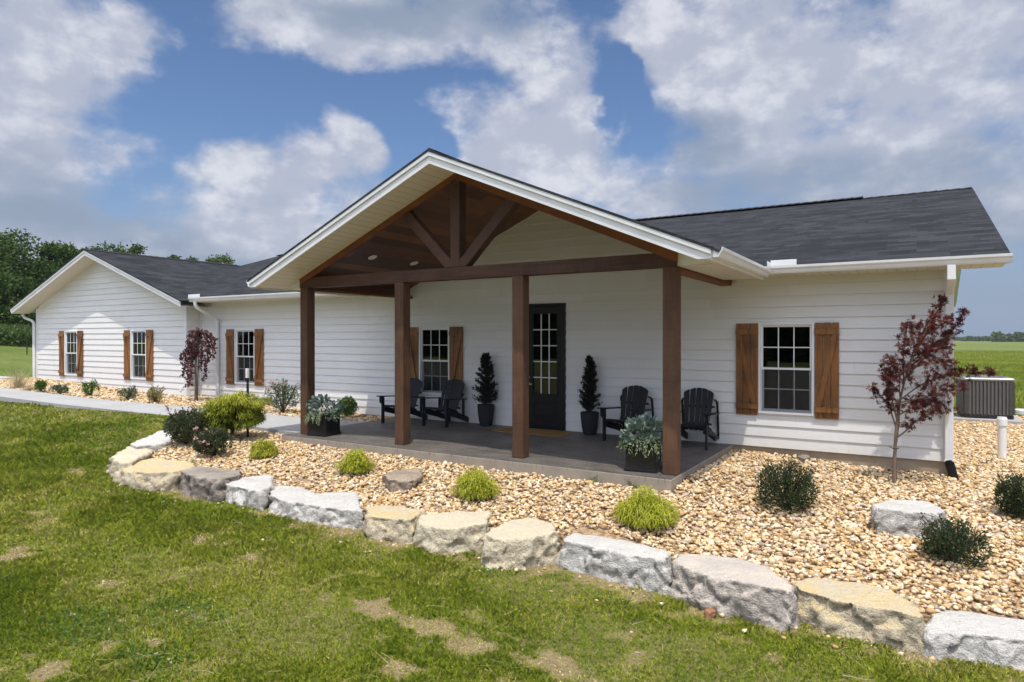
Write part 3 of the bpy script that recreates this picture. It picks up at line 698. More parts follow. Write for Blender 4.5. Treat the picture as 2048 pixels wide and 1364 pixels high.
# ---- roofs
def uvproj(o, ax, sl):
    """uv in metres: u along the eave, v up the slope"""
    me = o.data; uv = me.uv_layers.new(name='UVMap')
    for p in me.polygons:
        for li in p.loop_indices:
            c = me.vertices[me.loops[li].vertex_index].co
            u = c[ax]; v = c[1 - ax] * sl[0] + c[2] * sl[1]
            uv.data[li].uv = (u, v)
def roof_slab(poly, th, ax, drop=(0, 0, -1)):
    o = MB().prism(poly, Vector(drop) * th); ob = hb(o, 'roof', M_ROOF)
    P = [Vector(p) for p in poly]
    dz = max(p.z for p in P) - min(p.z for p in P); dh = max(p[1 - ax] for p in P) - min(p[1 - ax] for p in P)
    L = math.hypot(dz, dh) / dz
    uvproj(ob, ax, (0, L)); return ob
MR_E, MR_R, MZ0, MZ1, MX1 = -.64, 6.4, 2.925, 5.16, 1.04
SLM = (MZ1 - MZ0) / (MR_R - MR_E); ov = .03
MXL = WC
pc = -6.25; PA, PS = 4.64, .4195; PX0, PX1 = pc - 4.2, pc + 4.2; PYF = -3.72
ptop = lambda x: PA - PS * abs(x - pc)
def mainz(y): return MZ0 + SLM * (y - MR_E)
def mz_y(z): return MR_E + (z - MZ0) / SLM
roof_slab([(MXL, 4.4, mainz(4.4)), (-17.5, -.40, mainz(-.40)), (WXR, -.40, mainz(-.40)), (WXR, MR_E - ov, mainz(MR_E - ov)), (-9.9, MR_E - ov, mainz(MR_E - ov)), (-9.9, .02, mainz(.02)), (-2.66, .02, mainz(.02)), (-2.66, MR_E - ov, mainz(MR_E - ov)), (MX1 + .02, MR_E - ov, mainz(MR_E - ov)), (MX1 + .02, MR_R, MZ1), (MXL, MR_R, MZ1)], .035, 0)
roof_slab([(MXL, MR_R, MZ1), (MX1 + .02, MR_R, MZ1), (MX1 + .02, 13.4, MZ0 - .01), (MXL, 13.4, MZ0 - .01)], .035, 0)
roof_slab([(WC, WYF - ov, WAP), (WC, 12.9, WAP), (WXL - .03, 12.9, wtop(WXL - .03)), (WXL - .03, WYF - ov, wtop(WXL - .03))], .035, 1)
roof_slab([(WC, WYF - ov, WAP), (WXR + .03, WYF - ov, wtop(WXR + .03)), (WXR + .03, -.52, wtop(WXR + .03)), (-17.2, -.52, wtop(-17.2)), (WC, 4.66, WAP)], .035, 1)
yr = mz_y(PA)
roof_slab([(pc, PYF - ov, PA), (pc, yr + .1, PA), (PX0 - .03, MR_E, ptop(PX0 - .03)), (PX0 - .03, PYF - ov, ptop(PX0 - .03))], .035, 1)
roof_slab([(pc, PYF - ov, PA), (PX1 + .03, PYF - ov, ptop(PX1 + .03)), (PX1 + .03, MR_E, ptop(PX1 + .03)), (pc, yr + .1, PA)], .035, 1)
# ridge caps
def ridge(p, q, w, s):
    mb = MB(); p = Vector(p); q = Vector(q); n = int((q - p).length / .2); d = (q - p) / n; side = Vector((0, 0, 1)).cross(d).normalized()
    for k in range(n):
        a = p + d * k; b_ = a + d * 1.15; la, lb = .022, .008
        vs = []
        for e, l in ((a, la), (b_, lb)):
            vs += [e - side * w + Vector((0, 0, l - w * s)), e + Vector((0, 0, l + .004)), e + side * w + Vector((0, 0, l - w * s))]
        mb.add(vs, [(0, 1, 4, 3), (1, 2, 5, 4), (0, 3, 4, 1), (0, 2, 1), (3, 4, 5)])
    hb(mb, 'ridge_cap', M_RIDGE)
ridge((-1.1, MR_R, MZ1 + .035), (MXL, MR_R, MZ1 + .035), .16, SLM)
ridge((MX1, MR_R, MZ1), (-1.1, MR_R, MZ1), .13, SLM)
ridge((WC, WYF - .03, WAP), (WC, 4.6, WAP), .13, WS)
ridge((pc, PYF, PA), (pc, yr, PA), .13, PS)

# fascia of main eave, rakes, porch rakes, wing rakes
t = MB().box((-16.88, MR_E, MZ0 - .125), (PX0 - .02, MR_E + .02, MZ0 - .03)).box((PX1 + .02, MR_E, MZ0 - .125), (MX1, MR_E + .02, MZ0 - .03)); hb(t, 'fascia', M_TRIM)
# main right rake board (east gable)
t = MB()
for s_ in (-1, 1):
    y0 = MR_E if s_ < 0 else 13.4
    t.prism([(MX1 - .02, y0, MZ0 - .045), (MX1 - .02, MR_R, MZ1 - .036), (MX1 - .02, MR_R, MZ1 - .13), (MX1 - .02, y0, MZ0 - .13)], (.022, 0, 0))
hb(t, 'fascia', M_TRIM)
t = MB()
for y0 in (MR_E, 13.4): t.prism([(EX, y0, MZ0 - .128), (MX1 - .021, y0, MZ0 - .128), (MX1 - .021, MR_R, MZ1 - .128), (EX, MR_R, MZ1 - .128)], (0, 0, .01))
hb(t, 'soffit', M_SOFX)
# flat soffits under the main eave
zs = 2.80
t = MB().box((-17.6, MR_E + .021, zs), (-9.96, -.001, zs + .012)).box((-2.60, MR_E + .021, zs), (MX1 - .021, -.001, zs + .012)); hb(t, 'soffit', M_SOFX)
# porch gable rake: fascia board, drip strip, soffit
def rake(x0, x1, cx, apex, s, yf, th, drop, ycut, flat=None):
    mb = MB(); md = MB()
    tz = lambda x: apex - s * abs(x - cx) - .036
    for xe in (x0, x1):
        lo = lambda x: tz(x) - th
        P = [(cx, yf, tz(cx)), (xe, yf, tz(xe)), (xe, yf, max(lo(xe), flat or -9)), ]
        if flat and lo(xe) < flat:
            xk = cx + (1 if xe > cx else -1) * ((apex - .036 - th) - flat) / s; P.append((xk, yf, flat))
        P.append((cx, yf, lo(cx)))
        mb.prism(P, (0, .022, 0))
        Q = [(cx, yf - .001, tz(cx) + .01), (xe, yf - .001, tz(xe) + .01), (xe, yf - .001, tz(xe) - drop), (cx, yf - .001, tz(cx) - drop)]
        md.prism(Q, (0, -.022, 0))
    hb(mb, 'fascia', M_TRIM, bevel=.002); hb(md, 'drip_edge', M_GUT, bevel=.006, seg=2)
rake(PX0, PX1, pc, PA, PS, PYF, .175, .062, 0, flat=2.735)
rake(WXL, WXR, WC, WAP, WS, WYF, .15, .05, 0)
# porch vault: front soffit strip (cream) in front of the beam plane, plank ceiling behind it
YB0, YB1 = -3.05, -2.86                                # front and back face of the beam
def slope_sheet(mb, xa, xb, y0, y1, fz, th=.012):
    mb.prism([(xa, y0, fz(xa)), (xb, y0, fz(xb)), (xb, y1, fz(xb)), (xa, y1, fz(xa))], (0, 0, th))
sofz = lambda x: ptop(x) - .205
t = MB()
slope_sheet(t, PX0 + .165, pc, PYF + .023, YB0 + .05, sofz); slope_sheet(t, pc, PX1 - .165, PYF + .023, YB0 + .05, sofz)
hb(t, 'soffit', M_SOFX)
t = MB(); wsof = lambda x: wtop(x) - .185
slope_sheet(t, WXL + .01, WC, WYF + .023, WY - .001, wsof); slope_sheet(t, WC, WXR - .01, WYF + .023, WY - .001, wsof); slope_sheet(t, WX1 + .001, WXR - .01, WY, -.05, wsof); hb(t, 'soffit', M_SOFX)
t = MB(); zl = 2.745
t.box((-2.66, YB0 + .041, zl), (PX1 - .005, MR_E + .02, zl + .012)); t.box((PX0 + .005, YB0 + .041, zl), (-9.86, MR_E + .02, zl + .012)); t.box((PX1 - .17, PYF + .03, zl + .001), (PX1 - .005, YB0 + .040, zl + .012)); t.box((PX0 + .005, PYF + .03, zl + .001), (PX0 + .17, YB0 + .040, zl + .012))
hb(t, 'soffit', M_SOFY)
# triangular end panels beside the posts
t = MB()
t.prism([(-2.69, YB0 + .045, 2.750), (PX1 - .172, YB0 + .045, 2.750), (-2.69, YB0 + .045, sofz(-2.69))], (0, .02, 0))
t.prism([(-9.88, YB0 + .045, 2.750), (PX0 + .172, YB0 + .045, 2.750), (-9.88, YB0 + .045, sofz(-9.88))], (0, .02, 0))
hb(t, 'gable_return', M_TRIM)
t = MB(); slope_sheet(t, VP['cx'] - 3.62, VP['cx'], YB0 + .06, -.001, vault, .02); slope_sheet(t, VP['cx'], VP['cx'] + 3.62, YB0 + .06, -.001, vault, .02)
hb(t, 'ceiling', M_CEIL)
# thin dark rafter trim along the vault in the beam plane
t = MB()
for s_ in (-1, 1):
    xe = VP['cx'] + s_ * 3.6
    t.prism([(VP['cx'], YB0 - .012, sofz(VP['cx']) - .002), (xe, YB0 - .012, sofz(xe) - .002), (xe, YB0 - .012, vault(xe) - .085), (VP['cx'], YB0 - .012, vault(VP['cx']) - .085)], (0, .05, 0))
hb(t, 'rafter_trim', M_BEAMY)
# truss
hb(MB().box((-9.885, YB0, 2.742), (-2.68, YB1, 2.935)), 'beam', M_BEAM, bevel=.006)
PXS = [-9.87 + i * 2.336 for i in range(4)]; PW = .19
PLAB = ['timber post at the far left of the porch beside a leafy planter', 'timber post in front of the porch window', 'timber post in front of the black door', 'timber post at the right corner of the porch']
for i, x in enumerate(PXS):
    o = hb(MB().box((x, YB0, .002), (x + PW, YB0 + PW, 2.740)), 'post', M_POST, bevel=.006)
kx = -6.27
hb(MB().box((kx - .09, YB0 + .004, 2.937), (kx + .09, YB1 - .004, vault(kx + .09) - .002)), 'king_post', M_BRACE, bevel=.006)
for s_ in (-1, 1):
    p0 = Vector((kx + s_ * .05, (YB0 + YB1) / 2, 2.90)); xe = kx + s_ * 1.08; p1 = Vector((xe, (YB0 + YB1) / 2, vault(xe) - .04))
    # brace cut flush on the beam and the ceiling
    w = .165; d = (p1 - p0).normalized(); n = Vector((d.z, 0, -d.x)) * (w / 2)
    def hit_z(p, zt): return p + d * ((zt - p.z) / d.z)
    def hit_c(p):
        k = (vault(p.x) - .004 - p.z) / (d.z + VP['s'] * s_ * d.x); return p + d * k
    A = [hit_z(p0 + n, 2.938), hit_z(p0 - n, 2.938), hit_c(p1 - n), hit_c(p1 + n)]
    A = [Vector((a.x, YB0 + .012, a.z)) for a in A]
    hb(MB().prism(A, (0, .165, 0)), 'brace', M_BRACE, bevel=.005)
for xa in (-2.868, -9.87):
    hb(MB().box((xa, YB1 - .003 + .003, 2.695), (xa + PW, -.022, 2.743)), 'side_beam', M_BEAMY, bevel=.004)
# inner knee walls between side beams and vault
t = MB().box((-2.69, YB1 + .001, 2.745), (-2.67, -.022, vault(-2.69) - .001)).box((-9.87, YB1 + .001, 2.745), (-9.85, -.022, vault(-9.85) - .001)); hb(t, 'knee_panel', M_CEIL)
# recessed lights
for px, py in ((745, 514), (828, 526)):
    r_ = ray(px, py); k = None
    for j in range(4000):                                   # march to the ceiling
        p = CAM + r_ * (6 + j * .004)
        if p.z >= vault(p.x) - .006 and p.y > YB1: break
    ang = math.atan(VP['s']) * (-1 if p.x < VP['cx'] else 1)
    for sx in (0,):
        m4 = Matrix.Translation(p) @ Matrix.Rotation(ang, 4, 'Y')
        b1 = MB().lathe([(.085, -.004), (.085, -.012), (.066, -.014), (.062, -.006)], n=28, cap=False); b1.v = [m4 @ Vector(v) for v in b1.v]
        lo = hb(b1, 'recessed_light', M_VINYL, smooth=True)
        b2 = MB().lathe([(.062, -.006), (.03, -.009), (.001, -.010)], n=28); b2.v = [m4 @ Vector(v) for v in b2.v]
        b2.build('lens', M_LED, lo, smooth=True)

# gutters: K profile swept along a line
def gutter(p, q, out, name='gutter'):
    p, q, out = Vector(p), Vector(q), Vector(out).normalized()
    pr = [(0, 0), (0, -.115), (.075, -.115), (.088, -.095), (.10, -.06), (.122, -.035), (.125, 0), (.112, 0), (.110, -.03), (.09, -.055), (.075, -.10), (.008, -.108), (.008, 0)]
    mb = MB(); n = len(pr)
    mb.prism([p + out * a + Vector((0, 0, b_)) for a, b_ in pr], q - p)
    o = hb(mb, name, M_GUT, smooth=False); return o
GZ = 2.915
gutter((PX1 + .0, MR_E - .001, GZ), (MX1 + .03, MR_E - .001, GZ), (0, -1, 0))
gutter((WXR + .03, MR_E - .001, GZ), (PX0 + .0, MR_E - .001, GZ), (0, -1, 0))
gz2 = ptop(PX1) - .01
gutter((PX1 + .001, PYF + .03, gz2), (PX1 + .001, MR_E - .06, gz2), (1, 0, 0))
gutter((PX0 - .001, PYF + .03, gz2), (PX0 - .001, MR_E - .06, gz2), (-1, 0, 0))
gutter((WXL - .01, WYF + .02, wtop(WXL) - .02), (WXL - .01, 6, wtop(WXL) - .02), (-1, 0, 0))
t = MB().box((PX1 - .02, PYF + .03, gz2 - .15), (PX1, MR_E, gz2 - .02)).box((PX0, PYF + .03, gz2 - .15), (PX0 + .02, MR_E, gz2 - .02)); hb(t, 'fascia', M_TRIM)
# splash guards at the inside corners
t = MB().box((PX1 + .13, MR_E - .125, GZ), (PX1 + .5, MR_E - .119, GZ + .085)).box((PX1 + .128, MR_E - .4, GZ - .02), (PX1 + .134, MR_E - .126, GZ + .05)); hb(t, 'splash_guard', M_VINYL, bevel=.002)
t = MB().box((WXR + .05, MR_E - .125, GZ), (-16.5, MR_E - .119, GZ + .085)); hb(t, 'splash_guard', M_VINYL, bevel=.002)
# downspouts
def spout(pts, w=.075, h=.055, name='downspout'):
    mb = MB(); pts = [Vector(p) for p in pts]
    mb.tube(pts, w / 2 * 1.25, 10)
    return hb(mb, name, M_GUT, smooth=True)
spout([(-16.80, -.70, GZ - .11), (-16.80, -.70, GZ - .20), (-16.79, -.66, GZ - .27), (-16.78, -.55, GZ - .34), (-16.75, -.22, GZ - .52), (-16.74, -.11, GZ - .58), (-16.735, -.075, GZ - .66), (-16.735, -.075, .10)])
spout([(-27.2, -.60, 2.74), (-27.2, -.60, 2.62), (-27.1, -.58, 2.53), (-26.7, -.52, 2.42), (-26.62, -.50, 2.34), (-26.61, -.50, 2.2), (-26.61, -.50, .3)])
# east corner: rectangular downspout on the corner board
mb = MB(); X0, X1 = EX - .10, EX + .03
def rspout(pts, w, d):
    m = MB()
    for a, b_ in zip(pts, pts[1:]): m.bar(a, b_, w, d, up=(0, 1, 0))
    return m
cx_ = (X0 + X1) / 2
m = MB().box((cx_ - .05, MR_E - .10, 2.60), (cx_ + .05, MR_E - .02, GZ - .112))
m.prism([(cx_ - .05, MR_E - .10, 2.60), (cx_ - .05, MR_E - .02, 2.62), (cx_ - .05, -.03, 2.52), (cx_ - .05, -.10, 2.44)], (.10, 0, 0))
m.box((cx_ - .052, -.105, .002), (cx_ + .052, -.028, 2.50)); hb(m, 'downspout', M_GUT, bevel=.008, seg=2)
m = MB().box((cx_ - .056, -.109, .02), (cx_ + .056, -.027, .045)).box((cx_ - .056, -.109, 1.2), (cx_ + .056, -.027, 1.225)); hb(m, 'spout_strap', M_GUT)
# porch slab
m = MB().box((-10.1, -3.3, -.45), (-2.66, -.001, -.004)); hb(m, 'porch_base', M_SLABSIDE, bevel=.012, seg=2)
m = MB().box((-10.095, -3.295, -.004), (-2.665, -.026, 0.0)); hb(m, 'porch_floor', M_SLAB)
hb(MB().box((-17.95, WY - .035, .30), (-17.86, WY - .012, .42)), 'outlet_cover', M_VINYL, bevel=.004)

# ------------------------------------------------------------------ walk, drive, beds
def sheet(name, poly, fz, m, kind='structure', th=.1, step=.5, attrs=None):
    bm = bmesh.new(); vs = [bm.verts.new((p[0], p[1], 0)) for p in poly]; f = bm.faces.new(vs)
    xs = [p[0] for p in poly]; ys = [p[1] for p in poly]
    x = min(xs) + step
    while x < max(xs):
        bmesh.ops.bisect_plane(bm, geom=bm.verts[:] + bm.edges[:] + bm.faces[:], plane_co=(x, 0, 0), plane_no=(1, 0, 0)); x += step
    y = min(ys) + step
    while y < max(ys):
        bmesh.ops.bisect_plane(bm, geom=bm.verts[:] + bm.edges[:] + bm.faces[:], plane_co=(0, y, 0), plane_no=(0, 1, 0)); y += step
    if f.is_valid and f.normal.z < 0: bmesh.ops.reverse_faces(bm, faces=bm.faces[:])
    for v in bm.verts: v.co.z = fz(v.co.x, v.co.y)
    bm.normal_update()
    if bm.faces[:][0].normal.z < 0: bmesh.ops.reverse_faces(bm, faces=bm.faces[:])
    r = bmesh.ops.extrude_face_region(bm, geom=bm.faces[:])
    for v in [g for g in r['geom'] if isinstance(g, bmesh.types.BMVert)]: v.co.z -= th
    bmesh.ops.recalc_face_normals(bm, faces=bm.faces[:])
    me = bpy.data.meshes.new(name); bm.to_mesh(me); bm.free(); me.materials.append(m)
    return tag(link(bpy.data.objects.new(name, me)), kind=kind)
WALK = [(-10.11, -2.9), (-10.11, -1.0), (-13.3, -1.25), (-15.7, -1.68), (-18.2, -2.22), (-21.5, -2.5), (-30, -3.1), (-30, -4.4), (-26, -4.1), (-21, -3.66), (-18.1, -3.4), (-14.3, -2.82), (-12, -2.75)]
cuts = [-11.6, -13.1, -14.6, -16.2, -17.8, -19.4, -21.0, -22.6]
sheet('pavement', WALK, lambda x, y: pad(x, y) - .012, M_WALK, th=.12, step=.8)
GBED = [(-13.3, -3.7), (-12.4, -4.45), (-11.6, -4.95), (-10.5, -5.42), (-9.5, -5.45), (-8.8, -5.36), (-7.5, -5.30), (-6.0, -5.25), (-5.1, -5.2), (-4.2, -5.02), (-3.4, -4.92), (-2.2, -4.90), (-1.0, -4.86), (0.0, -4.80), (1.2, -4.75), (4.2, -4.3), (4.2, 9.0), (.4, 9.0), (.4, .02), (-2.64, .02), (-2.64, -3.28), (-10.12, -3.28), (-10.12, -2.2), (-12.4, -2.2), (-13.0, -2.85)]
sheet('gravel_bed', GBED, lambda x, y: bed(x, y) - .035, M_BED, th=.55, step=.3)
HBED = [(-10.12, -.995), (-10.12, .01), (-17.6, .01), (-17.6, -.41), (-26.6, -.41), (-26.6, -2.9), (-21.5, -2.48), (-18.2, -2.2), (-15.7, -1.66), (-13.3, -1.23)]
def hbedz(x, y): return pad(x, y) - .02
sheet('gravel_strip', HBED, lambda x, y: hbedz(x, y) - .03, M_BED, th=.12, step=.5)
M_DRIVE = mat('white_road_gravel', fn=f_conc((.42, .40, .37), (.62, .60, .56), 12, .03), rough=1, spec=.1)
sheet('driveway', [(-26.62, -3.0), (-26.62, -.9), (-30, -1.7), (-48, -3), (-48, -6), (-30, -4.4), (-30, -3.1)], lambda x, y: max(pad(x, y), lawn(x, y)) + .015, M_DRIVE, th=.1, step=1.5)

BOULD = [
 ([(259, 887), (333, 857), (352, 866), (340, 884), (272, 893)], 'grey', -.10, 'flat pale grey slab boulder beside the taller rose bush at the far left end'),
 ([(224, 912), (258, 891), (294, 891), (302, 901), (268, 924), (238, 926)], 'cream', -.15, 'rounded cream boulder at the outer left bend of the stone edging'),
 ([(243, 938), (276, 922), (306, 916), (382, 922), (392, 931), (354, 943), (300, 947)], 'yellow', -.21, 'broad boulder with a bright yellow flat top near the left bend of the edging'),
 ([(354, 941), (394, 931), (480, 940), (476, 950), (433, 959), (395, 952)], 'brown', -.22, 'dark grey brown boulder wedged right of the broad yellow topped boulder'),
 ([(434, 960), (542, 948), (545, 968), (525, 982), (480, 975)], 'grey', -.30, 'long grey white wedge shaped boulder between the dark brown boulder and the small bluish one'),
 ([(532, 978), (563, 971), (603, 974), (631, 986), (587, 1006), (549, 995)], 'grey', -.37, 'small bluish white boulder tucked behind the big flat grey block'),
 ([(586, 1004), (636, 986), (715, 984), (726, 1021), (640, 1013)], 'grey', -.36, 'big flat topped grey block with a blue grey broken face, left of the yellow one'),
 ([(732, 1013), (764, 1008), (847, 1019), (826, 1040), (740, 1033)], 'yellow', -.36, 'squat yellow topped boulder right of the big grey block'),
 ([(840, 1031), (880, 1024), (977, 1022), (972, 1046), (893, 1056), (842, 1046)], 'cream', -.36, 'pale yellow square boulder in the middle of the edging, second cream one from the left'),
 ([(968, 1066), (1022, 1039), (1061, 1034), (1116, 1047), (1112, 1063), (1055, 1076), (984, 1078)], 'cream', -.38, 'rounded cream boulder just left of the long smooth grey boulder'),
 ([(1123, 1076), (1151, 1061), (1200, 1066), (1341, 1103), (1328, 1121), (1216, 1099), (1130, 1084)], 'grey', -.42, 'long smooth pale grey boulder right of the rounded cream boulder'),
 ([(1347, 1117), (1380, 1105), (1483, 1115), (1519, 1126), (1585, 1163), (1572, 1180), (1519, 1172), (1410, 1150), (1355, 1128)], 'warm', -.44, 'pinkish grey boulder with white streaks beside the small red stone'),
 ([(1590, 1165), (1614, 1152), (1720, 1163), (1789, 1181), (1846, 1218), (1838, 1231), (1738, 1212), (1665, 1198), (1594, 1178)], 'yellow', -.50, 'large boulder with mustard yellow top, second from the right edge of the photo'),
 ([(1850, 1249), (1870, 1225), (1921, 1221), (2048, 1236), (2150, 1262), (2140, 1292), (1990, 1272), (1860, 1262)], 'grey', -.60, 'grey sandstone boulder cut off by the right edge of the photo'),
]
ROCKTOPS = [([(765, 950), (790, 938), (842, 934), (845, 950), (826, 962), (780, 960)], -.17), ([(1748, 1008), (1775, 998), (1850, 1000), (1892, 1018), (1878, 1028), (1800, 1022), (1752, 1018)], -.12)]
# pebbles
def ico(sub=1):
    bm = bmesh.new(); bmesh.ops.create_icosphere(bm, subdivisions=sub, radius=1); V = np.array([v.co[:] for v in bm.verts]); F = np.array([[v.index for v in f.verts] for f in bm.faces]); bm.free(); return V, F
IV, IF = ico(2)
def pebble_shape(seed):
    V = IV.copy(); r = np.random.default_rng(seed)
    for _ in range(14):                                 # chop with random planes: chunky facets
        n = r.normal(size=3); n /= np.linalg.norm(n); d = r.uniform(.5, .88); t = V @ n - d; V = V - np.outer(np.maximum(t, 0), n)
    V += (fbm(V + seed, 2.2, seed, 2)[:, None] - .5) * V * .35
    return V * r.uniform(.7, 1.35, 3)
SHP = [pebble_shape(s) for s in range(14)]
def inpoly(x, y, poly):
    x = np.asarray(x); y = np.asarray(y); c = np.zeros(len(x), bool); n = len(poly)
    for i in range(n):
        x0, y0 = poly[i]; x1, y1 = poly[(i + 1) % n]
        if y0 == y1: continue
        k = ((y0 > y) != (y1 > y)) & (x < (x1 - x0) * (y - y0) / (y1 - y0) + x0); c ^= k
    return c
def pebbles(name, x, y, z, s, label=None):
    N = len(x); nv = len(IV); V = np.zeros((N, nv, 3), np.float32); r = np.random.default_rng(len(x))
    q = r.normal(size=(N, 4)); q /= np.linalg.norm(q, axis=1)[:, None]; w, a, b_, c = q.T
    Rm = np.stack([1 - 2 * (b_ * b_ + c * c), 2 * (a * b_ - c * w), 2 * (a * c + b_ * w), 2 * (a * b_ + c * w), 1 - 2 * (a * a + c * c), 2 * (b_ * c - a * w), 2 * (a * c - b_ * w), 2 * (b_ * c + a * w), 1 - 2 * (a * a + b_ * b_)], -1).reshape(N, 3, 3)
    k = r.integers(0, len(SHP), N)
    for j in range(len(SHP)):
        m_ = np.where(k == j)[0]; V[m_] = np.einsum('nij,vj->nvi', Rm[m_], SHP[j])
    V *= s[:, None, None]; V[:, :, 2] *= .72
    V += np.stack([x, y, z], -1)[:, None, :]
    F = (IF[None] + (np.arange(N) * nv)[:, None, None]).reshape(-1, 3)
    rv = np.repeat(r.uniform(0, 1, N), nv)
    o = mesh_np(name, V.reshape(-1, 3), F, M_GRAVEL, attrs={'rnd': rv}, smooth=False)
    return tag(o, kind='stuff')
def scatter(poly, n, fz, lo, hi, extra=None, vis=None):
    xs = [p[0] for p in poly]; ys = [p[1] for p in poly]
    x = rng.uniform(min(xs), max(xs), n); y = rng.uniform(min(ys), max(ys), n)
    k = inpoly(x, y, poly)
    if vis is not None: k &= vis(x, y)
    x, y = x[k], y[k]; s = np.clip((lo + hi) / 2 * np.exp(rng.normal(size=len(x)) * .30), lo * .6, hi * 1.45); z = fz(x, y) + rng.uniform(-.028, .012, len(x)); return x, y, z, s
area = lambda P: (max(p[0] for p in P) - min(p[0] for p in P)) * (max(p[1] for p in P) - min(p[1] for p in P))
A1 = [p for p in GBED]
def off_rocks(x, y):
    k = (x < 3.0 + .08 * y) & (y < 9)
    for tp, zt in [(b_[0], b_[2]) for b_ in BOULD] + ROCKTOPS:
        P = [at(a, q, zt) for a, q in tp]; c = sum(P, Vector()) / len(P); P = [(c.x + (p.x - c.x) * .9, c.y + (p.y - c.y) * .84) for p in P]; k &= ~inpoly(x, y, P)
    return k
x, y, z, s = scatter(A1, int(area(A1) * 700), bed_np, .014, .034, vis=off_rocks)

tag(pebbles('gravel', x, y, z, s), 'tan and cream river gravel spread over the planting bed', 'gravel')
pn = lambda x, y: .03 * np.maximum(0, -12.5 - np.maximum(x, -27)) - .02
x, y, z, s = scatter(HBED, int(area(HBED) * 200), pn, .028, .045)
tag(pebbles('gravel', x, y, z, s), 'narrow strip of tan gravel between pavement and house wall', 'gravel')

# ------------------------------------------------------------------ boulders
def f_boulder(ctop, cside, cdark):
    def f(nt, b, co):
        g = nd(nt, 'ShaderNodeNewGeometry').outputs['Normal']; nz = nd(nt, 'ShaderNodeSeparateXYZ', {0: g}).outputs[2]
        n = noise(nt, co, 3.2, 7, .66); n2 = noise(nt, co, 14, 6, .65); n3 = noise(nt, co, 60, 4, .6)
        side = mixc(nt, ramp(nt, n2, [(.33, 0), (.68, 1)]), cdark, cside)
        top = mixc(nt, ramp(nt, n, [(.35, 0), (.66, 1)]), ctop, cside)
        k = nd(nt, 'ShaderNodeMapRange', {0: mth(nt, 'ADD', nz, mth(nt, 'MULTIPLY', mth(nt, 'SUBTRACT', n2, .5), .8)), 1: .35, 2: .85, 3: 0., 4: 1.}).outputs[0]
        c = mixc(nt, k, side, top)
        c = mixc(nt, mth(nt, 'MULTIPLY', ramp(nt, n3, [(.4, 0), (.65, 1)]), .3), c, tuple(x * .55 for x in cside))
        setc(nt, b, c); bump(nt, b, mth(nt, 'ADD', mth(nt, 'ADD', n, n2), mth(nt, 'MULTIPLY', n3, .45)), .06, 1.)
    return f
BM = dict(yellow=mat('yellow_limestone', fn=f_boulder((.82, .62, .29), (.70, .61, .45), (.41, .35, .25)), rough=.9, spec=.2),
          cream=mat('cream_limestone', fn=f_boulder((.83, .72, .50), (.76, .67, .50), (.46, .39, .27)), rough=.9, spec=.2),
          grey=mat('grey_limestone', fn=f_boulder((.80, .765, .70), (.68, .65, .60), (.38, .365, .34)), rough=.9, spec=.2),
          brown=mat('grey_brown_rock', fn=f_boulder((.52, .46, .38), (.30, .26, .22), (.13, .11, .10)), rough=.9, spec=.2),
          warm=mat('pinkish_limestone', fn=f_boulder((.82, .71, .58), (.63, .565, .50), (.34, .295, .26)), rough=.9, spec=.2),
          tan=mat('tan_rock', fn=f_boulder((.58, .47, .35), (.36, .28, .21), (.14, .11, .09)), rough=.9, spec=.2))
